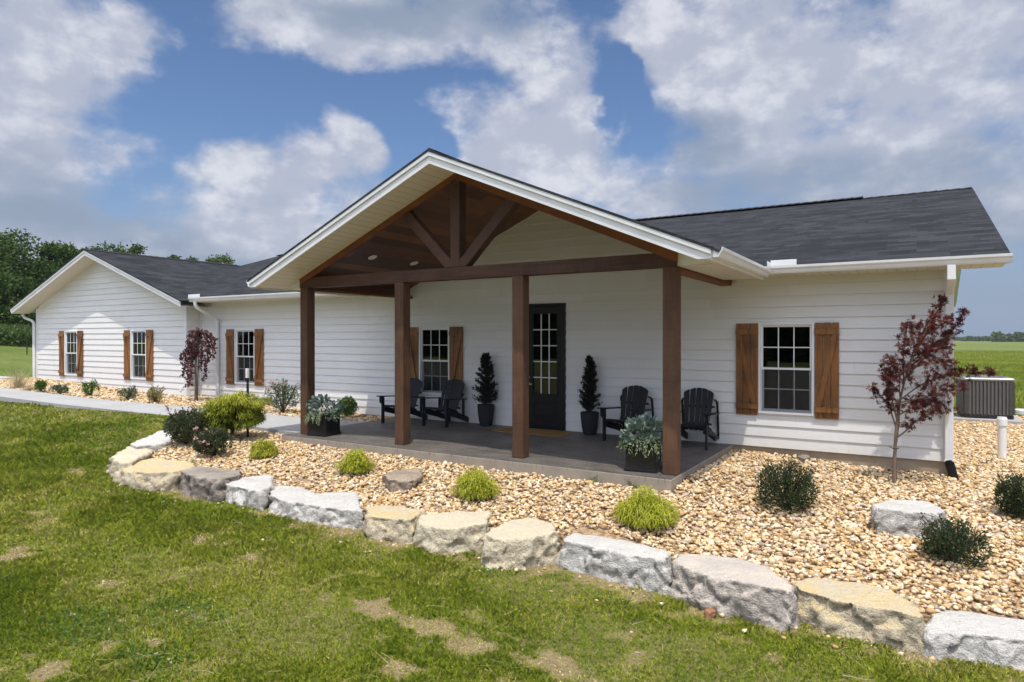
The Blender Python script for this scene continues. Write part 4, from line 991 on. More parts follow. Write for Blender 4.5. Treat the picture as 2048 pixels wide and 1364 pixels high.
def boulder(name, top, mat_, ztop, label, zb=None, grow=.05, rough=.05, seed=0, tilt=None, group='limestone boulders edging the gravel bed', res=.035, cat='boulder', push=(0, -.03)):
    P = [at(a, b_, ztop if tilt is None else ztop + tilt * (a - top[0][0]) / 100.) for a, b_ in top]
    c = sum(P, Vector()) / len(P); zl = (lawn(c.x, c.y - .2) if zb is None else zb) - .16
    bm = bmesh.new()
    T = [bm.verts.new(p) for p in P]
    area2 = sum(P[i].x * P[(i + 1) % len(P)].y - P[(i + 1) % len(P)].x * P[i].y for i in range(len(P)))
    B_ = []
    for p in P:
        d = (p - c); d.z = 0; q = p + d.normalized() * grow + Vector((push[0], push[1], 0)); B_.append(bm.verts.new((q.x, q.y, zl)))
    n = len(P); ft = bm.faces.new(T); fb = bm.faces.new(B_[::-1])
    for i in range(n): bm.faces.new((T[i], B_[i], B_[(i + 1) % n], T[(i + 1) % n]))
    bmesh.ops.recalc_face_normals(bm, faces=bm.faces[:])
    o = link(bpy.data.objects.new(name, bpy.data.meshes.new(name)))
    bm.to_mesh(o.data); bm.free()
    md = o.modifiers.new('b', 'BEVEL'); md.width = .016 if res > .022 else .008; md.segments = 1; md.limit_method = 'NONE'
    md = o.modifiers.new('r', 'REMESH'); md.mode = 'VOXEL'; md.voxel_size = res
    dg = bpy.context.evaluated_depsgraph_get(); me = bpy.data.meshes.new_from_object(o.evaluated_get(dg)); o.modifiers.clear(); o.data = me
    nv = len(me.vertices); V = np.zeros(nv * 3, np.float32); me.vertices.foreach_get('co', V); V = V.reshape(-1, 3)
    Nn = np.zeros(nv * 3, np.float32); me.vertex_normals.foreach_get('vector', Nn); Nn = Nn.reshape(-1, 3)
    side = 1 - sm(.55, .9, Nn[:, 2])
    # strata and chipped facets on the broken faces, gentle swell on the sawn top
    big = fbm(V, 3.0, seed, 3) - .5; mid = np.abs(fbm(V * np.array([1, 1, 1.7]), 8, seed + 5, 3) - .5) * -1 + .08; fine = fbm(V, 30, seed + 9, 2) - .5
    d = big * (.03 + rough * .7 * side) + mid * rough * 1.2 * side + fine * (.005 + .012 * side)
    V2 = V + Nn * d[:, None]; rr_ = np.random.default_rng(seed + 1000); cc_ = V2.mean(0)
    ext_ = V2.max(0) - V2.min(0); big_ = ext_.max() > .6
    for _ in range(22):                                   # quarried faces: a few flat cuts round the sides, small ones on the upper arris
        a_ = rr_.uniform(0, 2 * np.pi); e_ = rr_.uniform(-.25, .12) if rr_.uniform() < .7 else rr_.uniform(.3, .6); nn_ = np.array([np.cos(a_) * np.cos(e_), np.sin(a_) * np.cos(e_), np.sin(e_)])
        t_ = (V2 - cc_) @ nn_; dd_ = t_.max() - rr_.uniform(.006, .030 if e_ < .2 else .018) * (1 if big_ else .5); V2 = V2 - np.outer(np.maximum(t_ - dd_, 0), nn_)
    ns = 90 if big_ else 30; sd_ = V2.min(0) + rr_.uniform(0, 1, (ns, 3)) * ext_; tl_ = rr_.normal(size=(ns, 3)) * .26; of_ = rr_.normal(size=ns) * .007   # fracture facets
    jd = V2 + (fbm(V2, 9, seed + 8, 2)[:, None] - .5) * .05
    nr = np.argmin(((jd[:, None, :] - sd_[None]) ** 2).sum(2), 1) if len(V2) < 60000 else np.zeros(len(V2), int)
    V2 = V2 + Nn * (np.clip(((V2 - sd_[nr]) * tl_[nr]).sum(1) + of_[nr], -.026, .026) * side * (1 if big_ else .4))[:, None]
    V2 += Nn * ((fbm(V, 22, seed + 3, 3) - .5) * .022 * side)[:, None]
    V2 -= np.array(c[:], np.float32) * np.array([1, 1, 0])
    me.vertices.foreach_set('co', V2.astype(np.float32).ravel()); me.polygons.foreach_set('use_smooth', np.ones(len(me.polygons), bool)); me.update()
    me.materials.clear(); me.materials.append(BM[mat_]); o.location = (c.x, c.y, 0)
    return tag(o, label, cat, group)
for i, (tp, m_, zt, lb) in enumerate(BOULD): boulder('boulder', tp, m_, zt + .02, lb, grow=.105, seed=31 * i + 3, res=.032 if i < 4 else .022, rough=.035 if i in (10, 13) else .065, zb=(-.2 if i == 0 else -.36 if i == 1 else None))
G2 = 'loose rocks set in the gravel bed'
boulder('rock', [(765, 950), (790, 938), (842, 934), (845, 950), (826, 962), (780, 960)], 'tan', -.17, 'flat topped tan rock in the gravel between two golden shrubs', zb=-.26, seed=400, res=.03, grow=.03, group=G2, cat='rock')
boulder('rock', [(1748, 1008), (1775, 998), (1850, 1000), (1892, 1018), (1878, 1028), (1800, 1022), (1752, 1018)], 'grey', -.12, 'oblong pale grey rock in the gravel below the red maple', zb=-.45, seed=411, res=.03, grow=.02, group=G2, cat='rock')
boulder('rock', [(1595, 911), (1602, 908), (1618, 909), (1621, 913), (1608, 917)], 'brown', -.07, 'small brown rock against the foundation below the right window', zb=-.2, seed=420, res=.02, grow=.01, rough=.015, group=G2, cat='rock')
boulder('rock', [(1968, 823), (1980, 813), (2010, 812), (2024, 818), (2016, 826)], 'cream', .02, 'cream rock beside the right hand base of the air conditioner', zb=-.2, seed=431, res=.04, grow=.03, group=G2, cat='rock')
tag(boulder('stone', [(1406, 1219), (1416, 1211), (1430, 1212), (1434, 1221), (1418, 1227)], 'tan', -.68, 'small reddish stone on the lawn at the foot of the pinkish boulder', seed=440, res=.015, grow=.015, rough=.01, group=G2, cat='stone'))
M_RED = mat('red_stone', fn=f_boulder((.5, .24, .12), (.42, .19, .10), (.25, .11, .06)), rough=.9)
bpy.data.objects['stone'].data.materials[0] = M_RED
# sprinkle stones along the lawn foot of the boulders: part of the lawn debris
# ------------------------------------------------------------------ vegetation helpers
def leaf_verts(P, D, U, L, W, fold=.0, shape='diamond'):
    """P base points, D direction (unit), U side (unit), L length, W width arrays -> quads"""
    L = L[:, None]; W = W[:, None]; Nn = np.cross(D, U)
    a = P; b_ = P + D * L * .5 + U * W * .5 + Nn * L * fold; c = P + D * L; d = P + D * L * .5 - U * W * .5 + Nn * L * fold
    V = np.stack([a, b_, c, d], 1).reshape(-1, 3); F = np.arange(len(P) * 4).reshape(-1, 4)
    return V, F
def unit(a): return a / np.maximum(np.linalg.norm(a, axis=1), 1e-9)[:, None]
def rdir(n, r): return unit(r.normal(size=(n, 3)))
def cloud_points(n, c, rad, r, shell=.55, clump=3.0, seed=0, thr=.45, flat=.0):
    """points in a lumpy ellipsoid, thinned by noise so that gaps stay open"""
    out = []
    c = np.array(c); rad = np.array(rad)
    while sum(map(len, out)) < n:
        d = rdir(n * 3, r); k = r.uniform(shell ** 3, 1, n * 3) ** (1 / 3)
        lump = .78 + .5 * (fbm(d + seed, 1.9, seed, 3) - .25)
        p = c + d * k[:, None] * lump[:, None] * rad
        keep = fbm(p, clump, seed + 3, 2) > thr
        if flat: keep &= p[:, 2] > c[2] - rad[2] * flat
        out.append(p[keep])
    return np.concatenate(out)[:n]
def leaves(name, P, C, L, W, m, parent, r, up=.3, out=.7, fold=.12, bias=0, local=None, jit=.9):
    n = len(P); dv = unit(P - np.array(C)); D = unit(dv * out + np.array([0, 0, up]) + r.normal(size=(n, 3)) * jit * .6)
    U = unit(np.cross(D, rdir(n, r))); l = L * r.uniform(.65, 1.3, n); w = W * r.uniform(.7, 1.25, n)
    V, F = leaf_verts(P, D, U, l, w, fold)
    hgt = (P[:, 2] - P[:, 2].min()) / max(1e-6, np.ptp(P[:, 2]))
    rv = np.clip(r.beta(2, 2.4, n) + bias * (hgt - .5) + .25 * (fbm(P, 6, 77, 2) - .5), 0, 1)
    return mesh_np(name, V, F, m, parent, attrs={'rnd': np.repeat(rv, 4)}, local=local)
def stems(parent, base, tips, r0, r1, m, name='stem', n=5, bend=.2, r=None, local=None):
    mb = MB(); b0 = Vector(base)
    for t_ in tips:
        t_ = Vector(t_); mid = b0.lerp(t_, .5) + Vector((r.normal() * bend * .1, r.normal() * bend * .1, (t_ - b0).length * bend * .4))
        mb.tube([b0, b0.lerp(mid, .6), mid.lerp(t_, .4), t_], [r0, r0 * .8, (r0 + r1) / 2, r1], n)
    if local is not None: mb.v = [tuple(Vector(v) - Vector(local)) for v in mb.v]
    return mb.build(name, m, parent, smooth=True)
def shrub(name, base, w, h, m, nl, L, W, label, cat='shrub', group=None, seed=1, up=.3, bias=.15, bark=None, clump=9, thr=.42, shell=.35, flowers=None, zc=.5, top_spikes=0, depth=None, jit=.9):
    r = np.random.default_rng(seed); b0 = Vector(base); t_ = thing(name, b0, label, cat, group)
    c = (b0.x, b0.y, b0.z + h * zc); dp = depth or w
    P = cloud_points(nl, c, (w / 2, dp / 2, h * (1 - zc) * 1.0), r, shell, clump, seed, thr)
    P = P[P[:, 2] > b0.z + .01]
    if top_spikes:
        tips = [np.array(c) + np.array([r.uniform(-.42, .42) * w, r.uniform(-.4, .4) * dp, h * r.uniform(.35, .62)]) for _ in range(top_spikes)]
        Q = []
        for tp in tips:
            k = r.uniform(.45, 1, 26)[:, None]; Q.append(np.array([b0.x, b0.y, b0.z]) * (1 - k) + tp * k + r.normal(size=(26, 3)) * .018)
        P = np.concatenate([P] + Q)
    else: tips = []
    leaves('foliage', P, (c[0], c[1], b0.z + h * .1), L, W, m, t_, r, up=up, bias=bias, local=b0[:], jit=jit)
    k = [Vector(P[i]) for i in r.integers(0, len(P), 9)] + [Vector(q) for q in tips]
    stems(t_, b0, k, .008 if w < 1 else .012, .003, bark or M_BARKD, r=r, local=b0)
    if flowers:
        nf, fm, fs = flowers; idx = np.argsort(-(P[:, 2] - P[:, 1] * .8) + r.normal(size=len(P)) * .12)[:nf]; Q = P[idx] + unit(P[idx] - np.array(c)) * .02
        for q in Q:
            pp = np.repeat(q[None], 9, 0); D = rdir(9, r); D[:, 2] = np.abs(D[:, 2]); V, F = leaf_verts(pp, unit(D), unit(np.cross(D, rdir(9, r))), np.full(9, fs), np.full(9, fs * .9), .15)
            mesh_np('flower', V, F, fm, t_, attrs={'rnd': np.repeat(r.uniform(0, 1, 9), 4)}, local=b0[:])
    return t_
def strand_mesh(P0, dirs, Ls, W, drop, segs, r, up0=.6):
    """ribbons that leave P0 along dirs and droop"""
    n = len(P0); V = []; p = P0.copy(); d = dirs.copy(); side = unit(np.cross(d, np.array([0, 0, 1.]) + r.normal(size=(n, 3)) * .3))
    for k in range(segs + 1):
        w = (W * (1 - .75 * k / segs))[:, None] * .5
        V.append(np.stack([p - side * w, p + side * w], 1))
        d = unit(d + np.array([0, 0, -1.]) * (drop / segs) + r.normal(size=(n, 3)) * .12); p = p + d * (Ls / segs)[:, None]
    V = np.stack(V, 1)                                       # n, segs+1, 2, 3
    m = (segs + 1) * 2; b = (np.arange(n) * m)[:, None]
    F = np.concatenate([b + np.array([2 * k, 2 * k + 1, 2 * k + 3, 2 * k + 2]) for k in range(segs)], 0)
    return V.reshape(-1, 3), F, m
def mop(name, base, w, h, label, seed, m, n=7500, group='golden thread leaf shrubs in the gravel'):
    r = np.random.default_rng(seed); b0 = np.array(base[:]); t_ = thing(name, base, label, 'shrub', group)
    az = r.uniform(0, 2 * np.pi, n); el = np.arcsin(r.uniform(.02, 1, n)); k = r.uniform(.35, .95, n)
    D = np.stack([np.cos(az) * np.cos(el), np.sin(az) * np.cos(el), np.sin(el)], 1)
    lump = .72 + .85 * (fbm(D + seed, 2.3, seed, 3) - .3)
    P = b0 + np.array([0, 0, h * .12]) + D * (k * lump)[:, None] * np.array([w / 2 * 1.06, w / 2 * 1.06, h * .80])
    out = unit(D + np.array([0, 0, .25]) + r.normal(size=(n, 3)) * .28)
    Dq = unit(out * .7 + r.normal(size=(n, 3)) * .42); V, F, mm = strand_mesh(P, Dq, r.uniform(.03, .075, n) * (w / .6), np.full(n, .0085), 1.9, 3, r)
    ns_ = 90; a2 = r.uniform(0, 2 * np.pi, ns_); D2 = unit(np.stack([np.cos(a2) * r.uniform(.2, 1.2, ns_), np.sin(a2) * r.uniform(.2, 1.2, ns_), np.ones(ns_)], 1)); V2, F2, m2 = strand_mesh(b0 + np.array([0, 0, h * .3]) + D2 * h * .25, D2, h * r.uniform(.2, .42, ns_), np.full(ns_, .006), 1.3, 5, r)
    mesh_np('sprig', V2, F2, m, t_, attrs={'rnd': np.repeat(r.uniform(.3, 1, ns_), m2)}, local=b0)
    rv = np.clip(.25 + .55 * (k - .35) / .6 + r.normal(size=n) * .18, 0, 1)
    mesh_np('foliage', V, F, m, t_, attrs={'rnd': np.repeat(rv, mm)}, local=b0)
    stems(t_, base, [Vector(P[i]) for i in r.integers(0, n, 14)], .008, .003, M_BARKD, r=r, local=base)
    return t_

# ------------------------------------------------------------------ planting
def gb(px, py): return onto(px, py, bed)
mop('golden_shrub', gb(527, 914), .55, .36, 'low round golden green shrub in the gravel right of the rose bushes', 11, M_GOLD2)
mop('golden_shrub', gb(711, 944), .58, .42, 'golden shrub with a wispy top left of the flat tan rock', 12, M_GOLD)
mop('golden_shrub', gb(951, 994), .66, .44, 'golden green shrub in front of the third porch post', 13, M_GOLD)
mop('golden_shrub', gb(1290, 1046), .76, .45, 'bright yellow shrub in front of the right porch corner', 14, M_GOLD, n=8500)
g4 = 'dark low shrubs in the gravel right of the porch'
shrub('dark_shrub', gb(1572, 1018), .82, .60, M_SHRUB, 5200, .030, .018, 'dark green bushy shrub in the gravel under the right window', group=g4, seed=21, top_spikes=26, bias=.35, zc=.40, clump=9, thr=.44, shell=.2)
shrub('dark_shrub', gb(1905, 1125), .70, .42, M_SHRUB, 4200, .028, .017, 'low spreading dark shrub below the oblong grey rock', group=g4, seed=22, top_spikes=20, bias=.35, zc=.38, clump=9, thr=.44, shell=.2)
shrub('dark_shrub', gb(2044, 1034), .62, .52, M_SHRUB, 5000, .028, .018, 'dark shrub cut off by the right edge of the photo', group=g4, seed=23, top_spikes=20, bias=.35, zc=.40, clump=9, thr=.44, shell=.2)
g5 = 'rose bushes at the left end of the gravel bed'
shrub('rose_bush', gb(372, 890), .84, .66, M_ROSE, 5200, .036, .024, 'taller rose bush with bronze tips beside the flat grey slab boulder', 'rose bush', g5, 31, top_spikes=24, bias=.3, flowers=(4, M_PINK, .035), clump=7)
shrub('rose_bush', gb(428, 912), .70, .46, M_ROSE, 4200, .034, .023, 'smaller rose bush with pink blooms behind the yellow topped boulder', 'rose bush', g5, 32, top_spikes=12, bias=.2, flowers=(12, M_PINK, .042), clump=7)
# golden weeping conifer on a stem
def gold_standard():
    b0 = gb(463, 878); t_ = thing('weeping_golden_conifer', b0, 'umbrella shaped golden conifer on a short trunk at the left of the porch', 'small tree')
    r = np.random.default_rng(5); b = np.array(b0[:]); d = math.hypot(b0.x, b0.y + DC); s_ = d / FPX * 1.0
    mb = MB(); mb.tube([(0, 0, -.05), (.02, 0, .2), (.0, .02, .42), (.03, 0, .6)], [.035, .03, .028, .02], 8)
    P = []; Cn = []
    cl = [(-.40, .60, .17), (-.28, .70, .17), (-.05, .74, .18), (.15, .80, .18), (.32, .76, .16), (.48, .70, .13), (-.47, .46, .13), (-.30, .42, .14), (.30, .55, .15), (.46, .58, .12), (.0, .55, .16), (.18, .36, .11), (-.12, .30, .09), (.10, .68, .2), (-.16, .60, .2), (.40, .44, .09), (-.42, .30, .09), (-.22, .26, .12), (.30, .34, .13), (-.34, .52, .16), (.05, .44, .14), (.44, .50, .14), (-.05, .24, .10)]
    for i, (x, z, q) in enumerate(cl):
        for yy in (-.22, .05, .28):
            c = np.array([x * 1.0 + r.normal() * .04, yy * (1 - .3 * abs(x)) + r.normal() * .04, z + r.normal() * .03 - .12 * abs(yy)])
            k = 230; pp = c + rdir(k, r) * (r.uniform(.3, 1, k) ** .5)[:, None] * np.array([q, q, q * .62]); P.append(pp); mb.tube([(0, 0, .45), c * .55 + np.array([0, 0, .28]), c], [.014, .009, .004], 5)
    P = np.concatenate(P); rt = np.array([math.cos(YAW), math.sin(YAW), 0]); fw = np.array([-math.sin(YAW), math.cos(YAW), 0])
    P = rt * P[:, :1] + fw * P[:, 1:2] + np.array([0, 0, 1]) * P[:, 2:]
    n = len(P); D = unit(P * np.array([1.2, 1.2, 0]) + np.array([0, 0, .1]) + r.normal(size=(n, 3)) * .35)
    V, F, mm = strand_mesh(P, D, r.uniform(.05, .10, n), np.full(n, .016), 1.3, 3, r)
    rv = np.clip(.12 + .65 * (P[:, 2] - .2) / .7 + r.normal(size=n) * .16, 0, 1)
    mesh_np('foliage', V, F, M_GOLD2, t_, attrs={'rnd': np.repeat(rv, mm)})
    mb.build('trunk', M_BARKD, t_, smooth=True)
gold_standard()
def post_at(px, py0, py1, fn, r0, label, cap=None, name='garden_stake'):
    b0 = onto(px, py0, fn); h = aty(px, py1, b0.y).z - b0.z
    t_ = thing(name, b0, label, 'stake')
    m = MB().box((-r0, -r0 * .35, -.1), (r0, r0 * .35, h)).box((-r0 * .25, -r0 * 1.2, -.1), (r0 * .25, -r0 * .36, h))
    for k in range(int(h / .06)): m.box((-r0 * .5, -r0 * 1.6, .05 + k * .06), (r0 * .5, -r0 * 1.21, .065 + k * .06))
    m.build('post', M_STEEL, t_)
    if cap: MB().box((-r0 * 1.15, -r0 * 1.7, h - cap), (r0 * 1.15, r0 * .5, h + .01)).build('cap', M_PVC, t_, bevel=.004)
    return t_
post_at(496, 876, 738, bed, .022, 'dark steel T-post with a white tip rising behind the golden conifer', cap=.17)
# shrubs against the house
def gh(px, py): return onto(px, py, lambda x, y: pad(x, y) - .02)
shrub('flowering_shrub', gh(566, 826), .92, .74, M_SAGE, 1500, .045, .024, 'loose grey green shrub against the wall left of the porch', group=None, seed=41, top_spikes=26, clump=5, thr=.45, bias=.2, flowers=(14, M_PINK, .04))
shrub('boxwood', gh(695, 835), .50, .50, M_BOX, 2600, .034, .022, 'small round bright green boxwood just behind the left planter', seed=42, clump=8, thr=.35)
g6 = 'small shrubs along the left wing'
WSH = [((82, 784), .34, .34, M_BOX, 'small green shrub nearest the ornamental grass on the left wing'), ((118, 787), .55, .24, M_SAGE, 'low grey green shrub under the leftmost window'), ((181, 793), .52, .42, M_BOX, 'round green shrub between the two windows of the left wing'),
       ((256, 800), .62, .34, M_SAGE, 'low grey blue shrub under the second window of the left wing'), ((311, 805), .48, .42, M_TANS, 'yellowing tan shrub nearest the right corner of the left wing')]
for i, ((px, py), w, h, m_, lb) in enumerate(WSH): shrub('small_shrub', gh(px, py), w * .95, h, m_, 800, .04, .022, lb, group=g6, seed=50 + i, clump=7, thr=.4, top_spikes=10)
def grass_clump(px, py, w, h, label, seed, fn, n=260, m=None, name='ornamental_grass', drop=1.1, W=.006):
    b0 = onto(px, py, fn); r = np.random.default_rng(seed); t_ = thing(name, b0, label, 'grass clump')
    P = np.c_[r.normal(size=(n, 2)) * w * .12, np.zeros(n)]; D = unit(np.c_[r.normal(size=(n, 2)) * .33, np.ones(n)])
    V, F, mm = strand_mesh(P, D, h * r.uniform(.35, 1.1, n), np.full(n, W), drop, 5, r)
    mesh_np('blades', V, F, m or M_TAN, t_, attrs={'rnd': np.repeat(r.uniform(0, 1, n), mm)}); return t_
grass_clump(38, 776, .5, .75, 'wispy tan ornamental grass at the left end of the pavement', 61, lambda x, y: pad(x, y) - .02, drop=.8, W=.009)
grass_clump(60, 781, .6, .40, 'low pale tan grass lying beside the ornamental grass', 62, lambda x, y: pad(x, y) - .02, drop=2.0, W=.009)

# maple on the right
def at_depth(px, py, dpt):
    r_ = ray(px, py); fw = Vector((-math.sin(YAW), math.cos(YAW), 0)); return CAM + r_ * (dpt / r_.dot(fw))
def palmate(P, D, size, r, fingers=5):
    """star shaped leaves: pointed lobes fanned about D"""
    n = len(P); U = unit(np.cross(D, rdir(n, r))); Vs = []
    for k in range(fingers):
        a = (k - (fingers - 1) / 2) * .62 + r.normal(size=n) * .08; l = size * (1 - .16 * abs(k - (fingers - 1) / 2)) * r.uniform(.8, 1.15, n)
        d = unit(D * np.cos(a)[:, None] + U * np.sin(a)[:, None] + r.normal(size=(n, 3)) * .10); u = unit(np.cross(np.cross(D, U), d))
        V, _ = leaf_verts(P, d, u, l, l * .24, .04); Vs.append(V.reshape(n, 4, 3))
    V = np.stack(Vs, 1).reshape(-1, 3); return V, np.arange(len(V)).reshape(-1, 4), fingers * 4
def maple():
    b0 = gb(1788, 965); fw = Vector((-math.sin(YAW), math.cos(YAW), 0)); dp = (b0 - CAM).dot(fw); r = np.random.default_rng(3)
    t_ = thing('maple_tree', b0, 'young dark red maple with a leaning crown in front of the right house corner', 'tree')
    q = lambda px, py, dd=0: at_depth(px, py, dp + dd) - b0
    T = MB()
    T.tube([q(1788, 975), q(1789, 920), q(1791, 880), q(1793, 855), q(1797, 815), q(1808, 765), q(1826, 705), q(1850, 655), q(1872, 615), q(1884, 592)], [.030, .024, .022, .020, .016, .013, .010, .008, .005, .003], 8)
    LIMB = [  # polylines (px, py, depth offset) and leaf spread
        [(1797, 815, 0), (1815, 740, -.1), (1838, 690, -.15), (1862, 640, -.1), (1880, 605, 0), (1884, 592, 0)],
        [(1793, 876, 0), (1812, 862, -.1), (1832, 842, -.15), (1858, 826, -.2), (1880, 818, -.2)],
        [(1792, 855, 0), (1778, 812, .05), (1760, 790, .1), (1744, 772, .1)],
        [(1795, 845, 0), (1782, 790, -.1), (1770, 750, -.15), (1768, 722, -.15)],
        [(1800, 800, 0), (1840, 770, .1), (1885, 750, .15), (1935, 745, .2), (1985, 740, .2)],
        [(1800, 805, 0), (1845, 795, -.2), (1885, 785, -.3), (1925, 775, -.3)],
        [(1812, 755, 0), (1850, 715, .15), (1888, 680, .2), (1915, 650, .25), (1928, 622, .25)],
        [(1808, 765, 0), (1806, 720, -.1), (1810, 680, -.1), (1814, 655, -.1)],
        [(1804, 790, 0), (1775, 760, .1), (1790, 735, .1)],
        [(1815, 740, 0), (1848, 728, -.2), (1880, 722, -.25), (1905, 735, -.25)],
        [(1826, 705, 0), (1850, 672, -.1), (1880, 650, -.15), (1905, 640, -.1)],
        [(1800, 810, 0), (1820, 805, .2), (1860, 800, .3), (1900, 815, .3)],
        [(1808, 765, 0), (1790, 745, -.15), (1780, 715, -.2)],
        [(1797, 830, 0), (1825, 815, -.15), (1850, 806, -.2)],
        [(1830, 700, 0), (1822, 670, .1), (1830, 645, .1), (1840, 655, .1)],
        [(1818, 735, 0), (1860, 700, -.1), (1890, 690, 0), (1900, 700, 0)]]
    P = []; Dd = []
    for L_ in LIMB:
        pts = [q(*a) for a in L_]; rr = [.009 * (1 - i / len(pts)) + .003 for i in range(len(pts))]; T.tube(pts, rr, 6)
        # side twigs
        tot = sum((b - a).length for a, b in zip(pts, pts[1:])); nt_ = int(tot / .028)
        for k in range(nt_):
            t2 = (k + r.uniform()) / nt_; t2 = .22 + .78 * t2; s_ = t2 * tot; i = 0
            while i < len(pts) - 2 and s_ > (pts[i + 1] - pts[i]).length: s_ -= (pts[i + 1] - pts[i]).length; i += 1
            d0 = (pts[i + 1] - pts[i]).normalized(); p = pts[i] + d0 * min(s_, (pts[i + 1] - pts[i]).length)
            dv = (d0 * .5 + Vector(r.normal(size=3)) * .55 + Vector((0, 0, .1))).normalized(); ln = r.uniform(.06, .17) * (1.15 - .45 * t2)
            e = p + dv * ln; T.tube([p, p.lerp(e, .5) + Vector((0, 0, .01)), e], [.0028, .002, .0012], 3)
            for j in range(r.integers(5, 10)):
                f = r.uniform(.25, 1.05); P.append(np.array(p.lerp(e, f)[:]) + r.normal(size=3) * .014); Dd.append(np.array(dv[:]) * .6 + r.normal(size=3) * .5 + np.array([0, 0, -.25]))
    P = np.array(P); D = unit(np.array(Dd)); V, F, mm = palmate(P, D, .056, r)
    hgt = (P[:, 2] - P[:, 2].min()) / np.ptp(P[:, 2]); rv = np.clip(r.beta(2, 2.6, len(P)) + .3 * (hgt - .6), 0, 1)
    mesh_np('foliage', V, F, M_MAPLE, t_, attrs={'rnd': np.repeat(rv, mm)})
    T.build('trunk', M_BARK, t_, smooth=True)
    MB().tube([q(1793, 966, .03), q(1792, 900, .03), q(1798, 850, .04), q(1800, 800, .05), q(1798, 745, .05)], .006, 6).build('stake', M_RUBBER, t_)
    MB().tube([q(1778, 892, -.03), q(1786, 897, -.05), q(1793, 898, -.04), q(1798, 896, .02)], .007, 6).build('tie', M_RUBBER, t_)
maple()
def weeping():
    b0 = gh(391, 803); fw = Vector((-math.sin(YAW), math.cos(YAW), 0)); dp = (b0 - CAM).dot(fw); r = np.random.default_rng(8)
    t_ = thing('weeping_tree', b0, 'small weeping tree with purple leaves at the inner corner left of the downspout', 'tree')
    q = lambda px, py, dd=0: at_depth(px, py, dp + dd) - b0
    T = MB().tube([q(391, 806), q(392, 770), q(391, 735), q(393, 700), q(398, 675), q(405, 662)], [.035, .03, .028, .024, .018, .01], 8)
    S = [[(393, 700), (380, 696), (370, 706), (367, 730), (366, 752)], [(393, 705), (384, 705), (378, 730), (377, 765), (374, 772)], [(393, 700), (400, 700), (410, 715), (412, 742), (410, 758)],
         [(400, 672), (385, 662), (377, 672), (375, 690), (374, 700)], [(404, 663), (415, 664), (424, 674), (427, 690), (424, 712)], [(404, 663), (412, 670), (418, 690), (419, 705)],
         [(398, 675), (402, 690), (405, 710), (400, 735)], [(395, 690), (388, 700), (383, 720), (382, 755), (383, 768)], [(403, 664), (395, 658), (388, 665), (384, 690), (386, 715)],
         [(405, 662), (420, 668), (432, 678), (431, 682)], [(398, 680), (408, 686), (414, 700), (416, 720)], [(393, 703), (376, 700), (365, 712), (364, 722)], [(400, 670), (396, 685), (394, 712)], [(404, 662), (398, 668), (390, 680), (381, 688), (372, 696)]]
    P = []
    for s_ in S:
        for rep in range(2):
            dd = r.uniform(-.35, .35); pts = [q(a + r.normal() * 2, b_ + r.normal() * 2, dd * min(1, i * .5)) for i, (a, b_) in enumerate(s_)]
            T.tube(pts, [.008, .006, .005, .004, .003][:len(pts)], 5)
            for a, b_ in zip(pts, pts[1:]):
                k = int((b_ - a).length / .0125); f = r.uniform(0, 1, k)[:, None]; P.append(np.array(a[:]) * (1 - f) + np.array(b_[:]) * f + r.normal(size=(k, 3)) * .028)
    P = np.concatenate(P); n = len(P); D = unit(r.normal(size=(n, 3)) * .5 + np.array([0, 0, -1.])); U = unit(np.cross(D, rdir(n, r)))
    V, F = leaf_verts(P, D, U, r.uniform(.045, .085, n), r.uniform(.04, .075, n), .08)
    mesh_np('foliage', V, F, M_PURP, t_, attrs={'rnd': np.repeat(r.uniform(0, 1, n), 4)}); T.build('trunk', M_BARK, t_, smooth=True)
    st = q(397, 803, -.02); MB().bar(st + Vector((.0, -.03, -.05)), q(397, 690, -.03), .022, .022).build('stake', M_STEEL, t_)
weeping()

# weeds
g7 = 'grassy weeds along the porch slab and foundation'
for i, (px, py, w, h, lb) in enumerate([(1190, 962, .35, .22, 'green weed tuft against the porch slab left of the right planter'), (1266, 974, .22, .16, 'small weed tuft at the slab just behind the bright yellow shrub'), (1576, 907, .3, .2, 'light green weed beside the small brown rock under the window'),
                                        (1758, 925, .22, .12, 'thin weed by the foundation left of the maple trunk'), (1840, 936, .3, .14, 'thin weed by the foundation right of the maple trunk'), (1402, 938, .25, .12, 'low weed beside the right edge of the porch slab'),
                                        (386, 928, .14, .22, 'slim yellow green sprout on top of the yellow boulder')]):
    grass_clump(px, py, w, h, lb, 80 + i, bed, n=46 if i < 3 else 22, m=M_WEED, name='weed', drop=1.8, W=.012 if i < 3 else .008)['group'] = g7

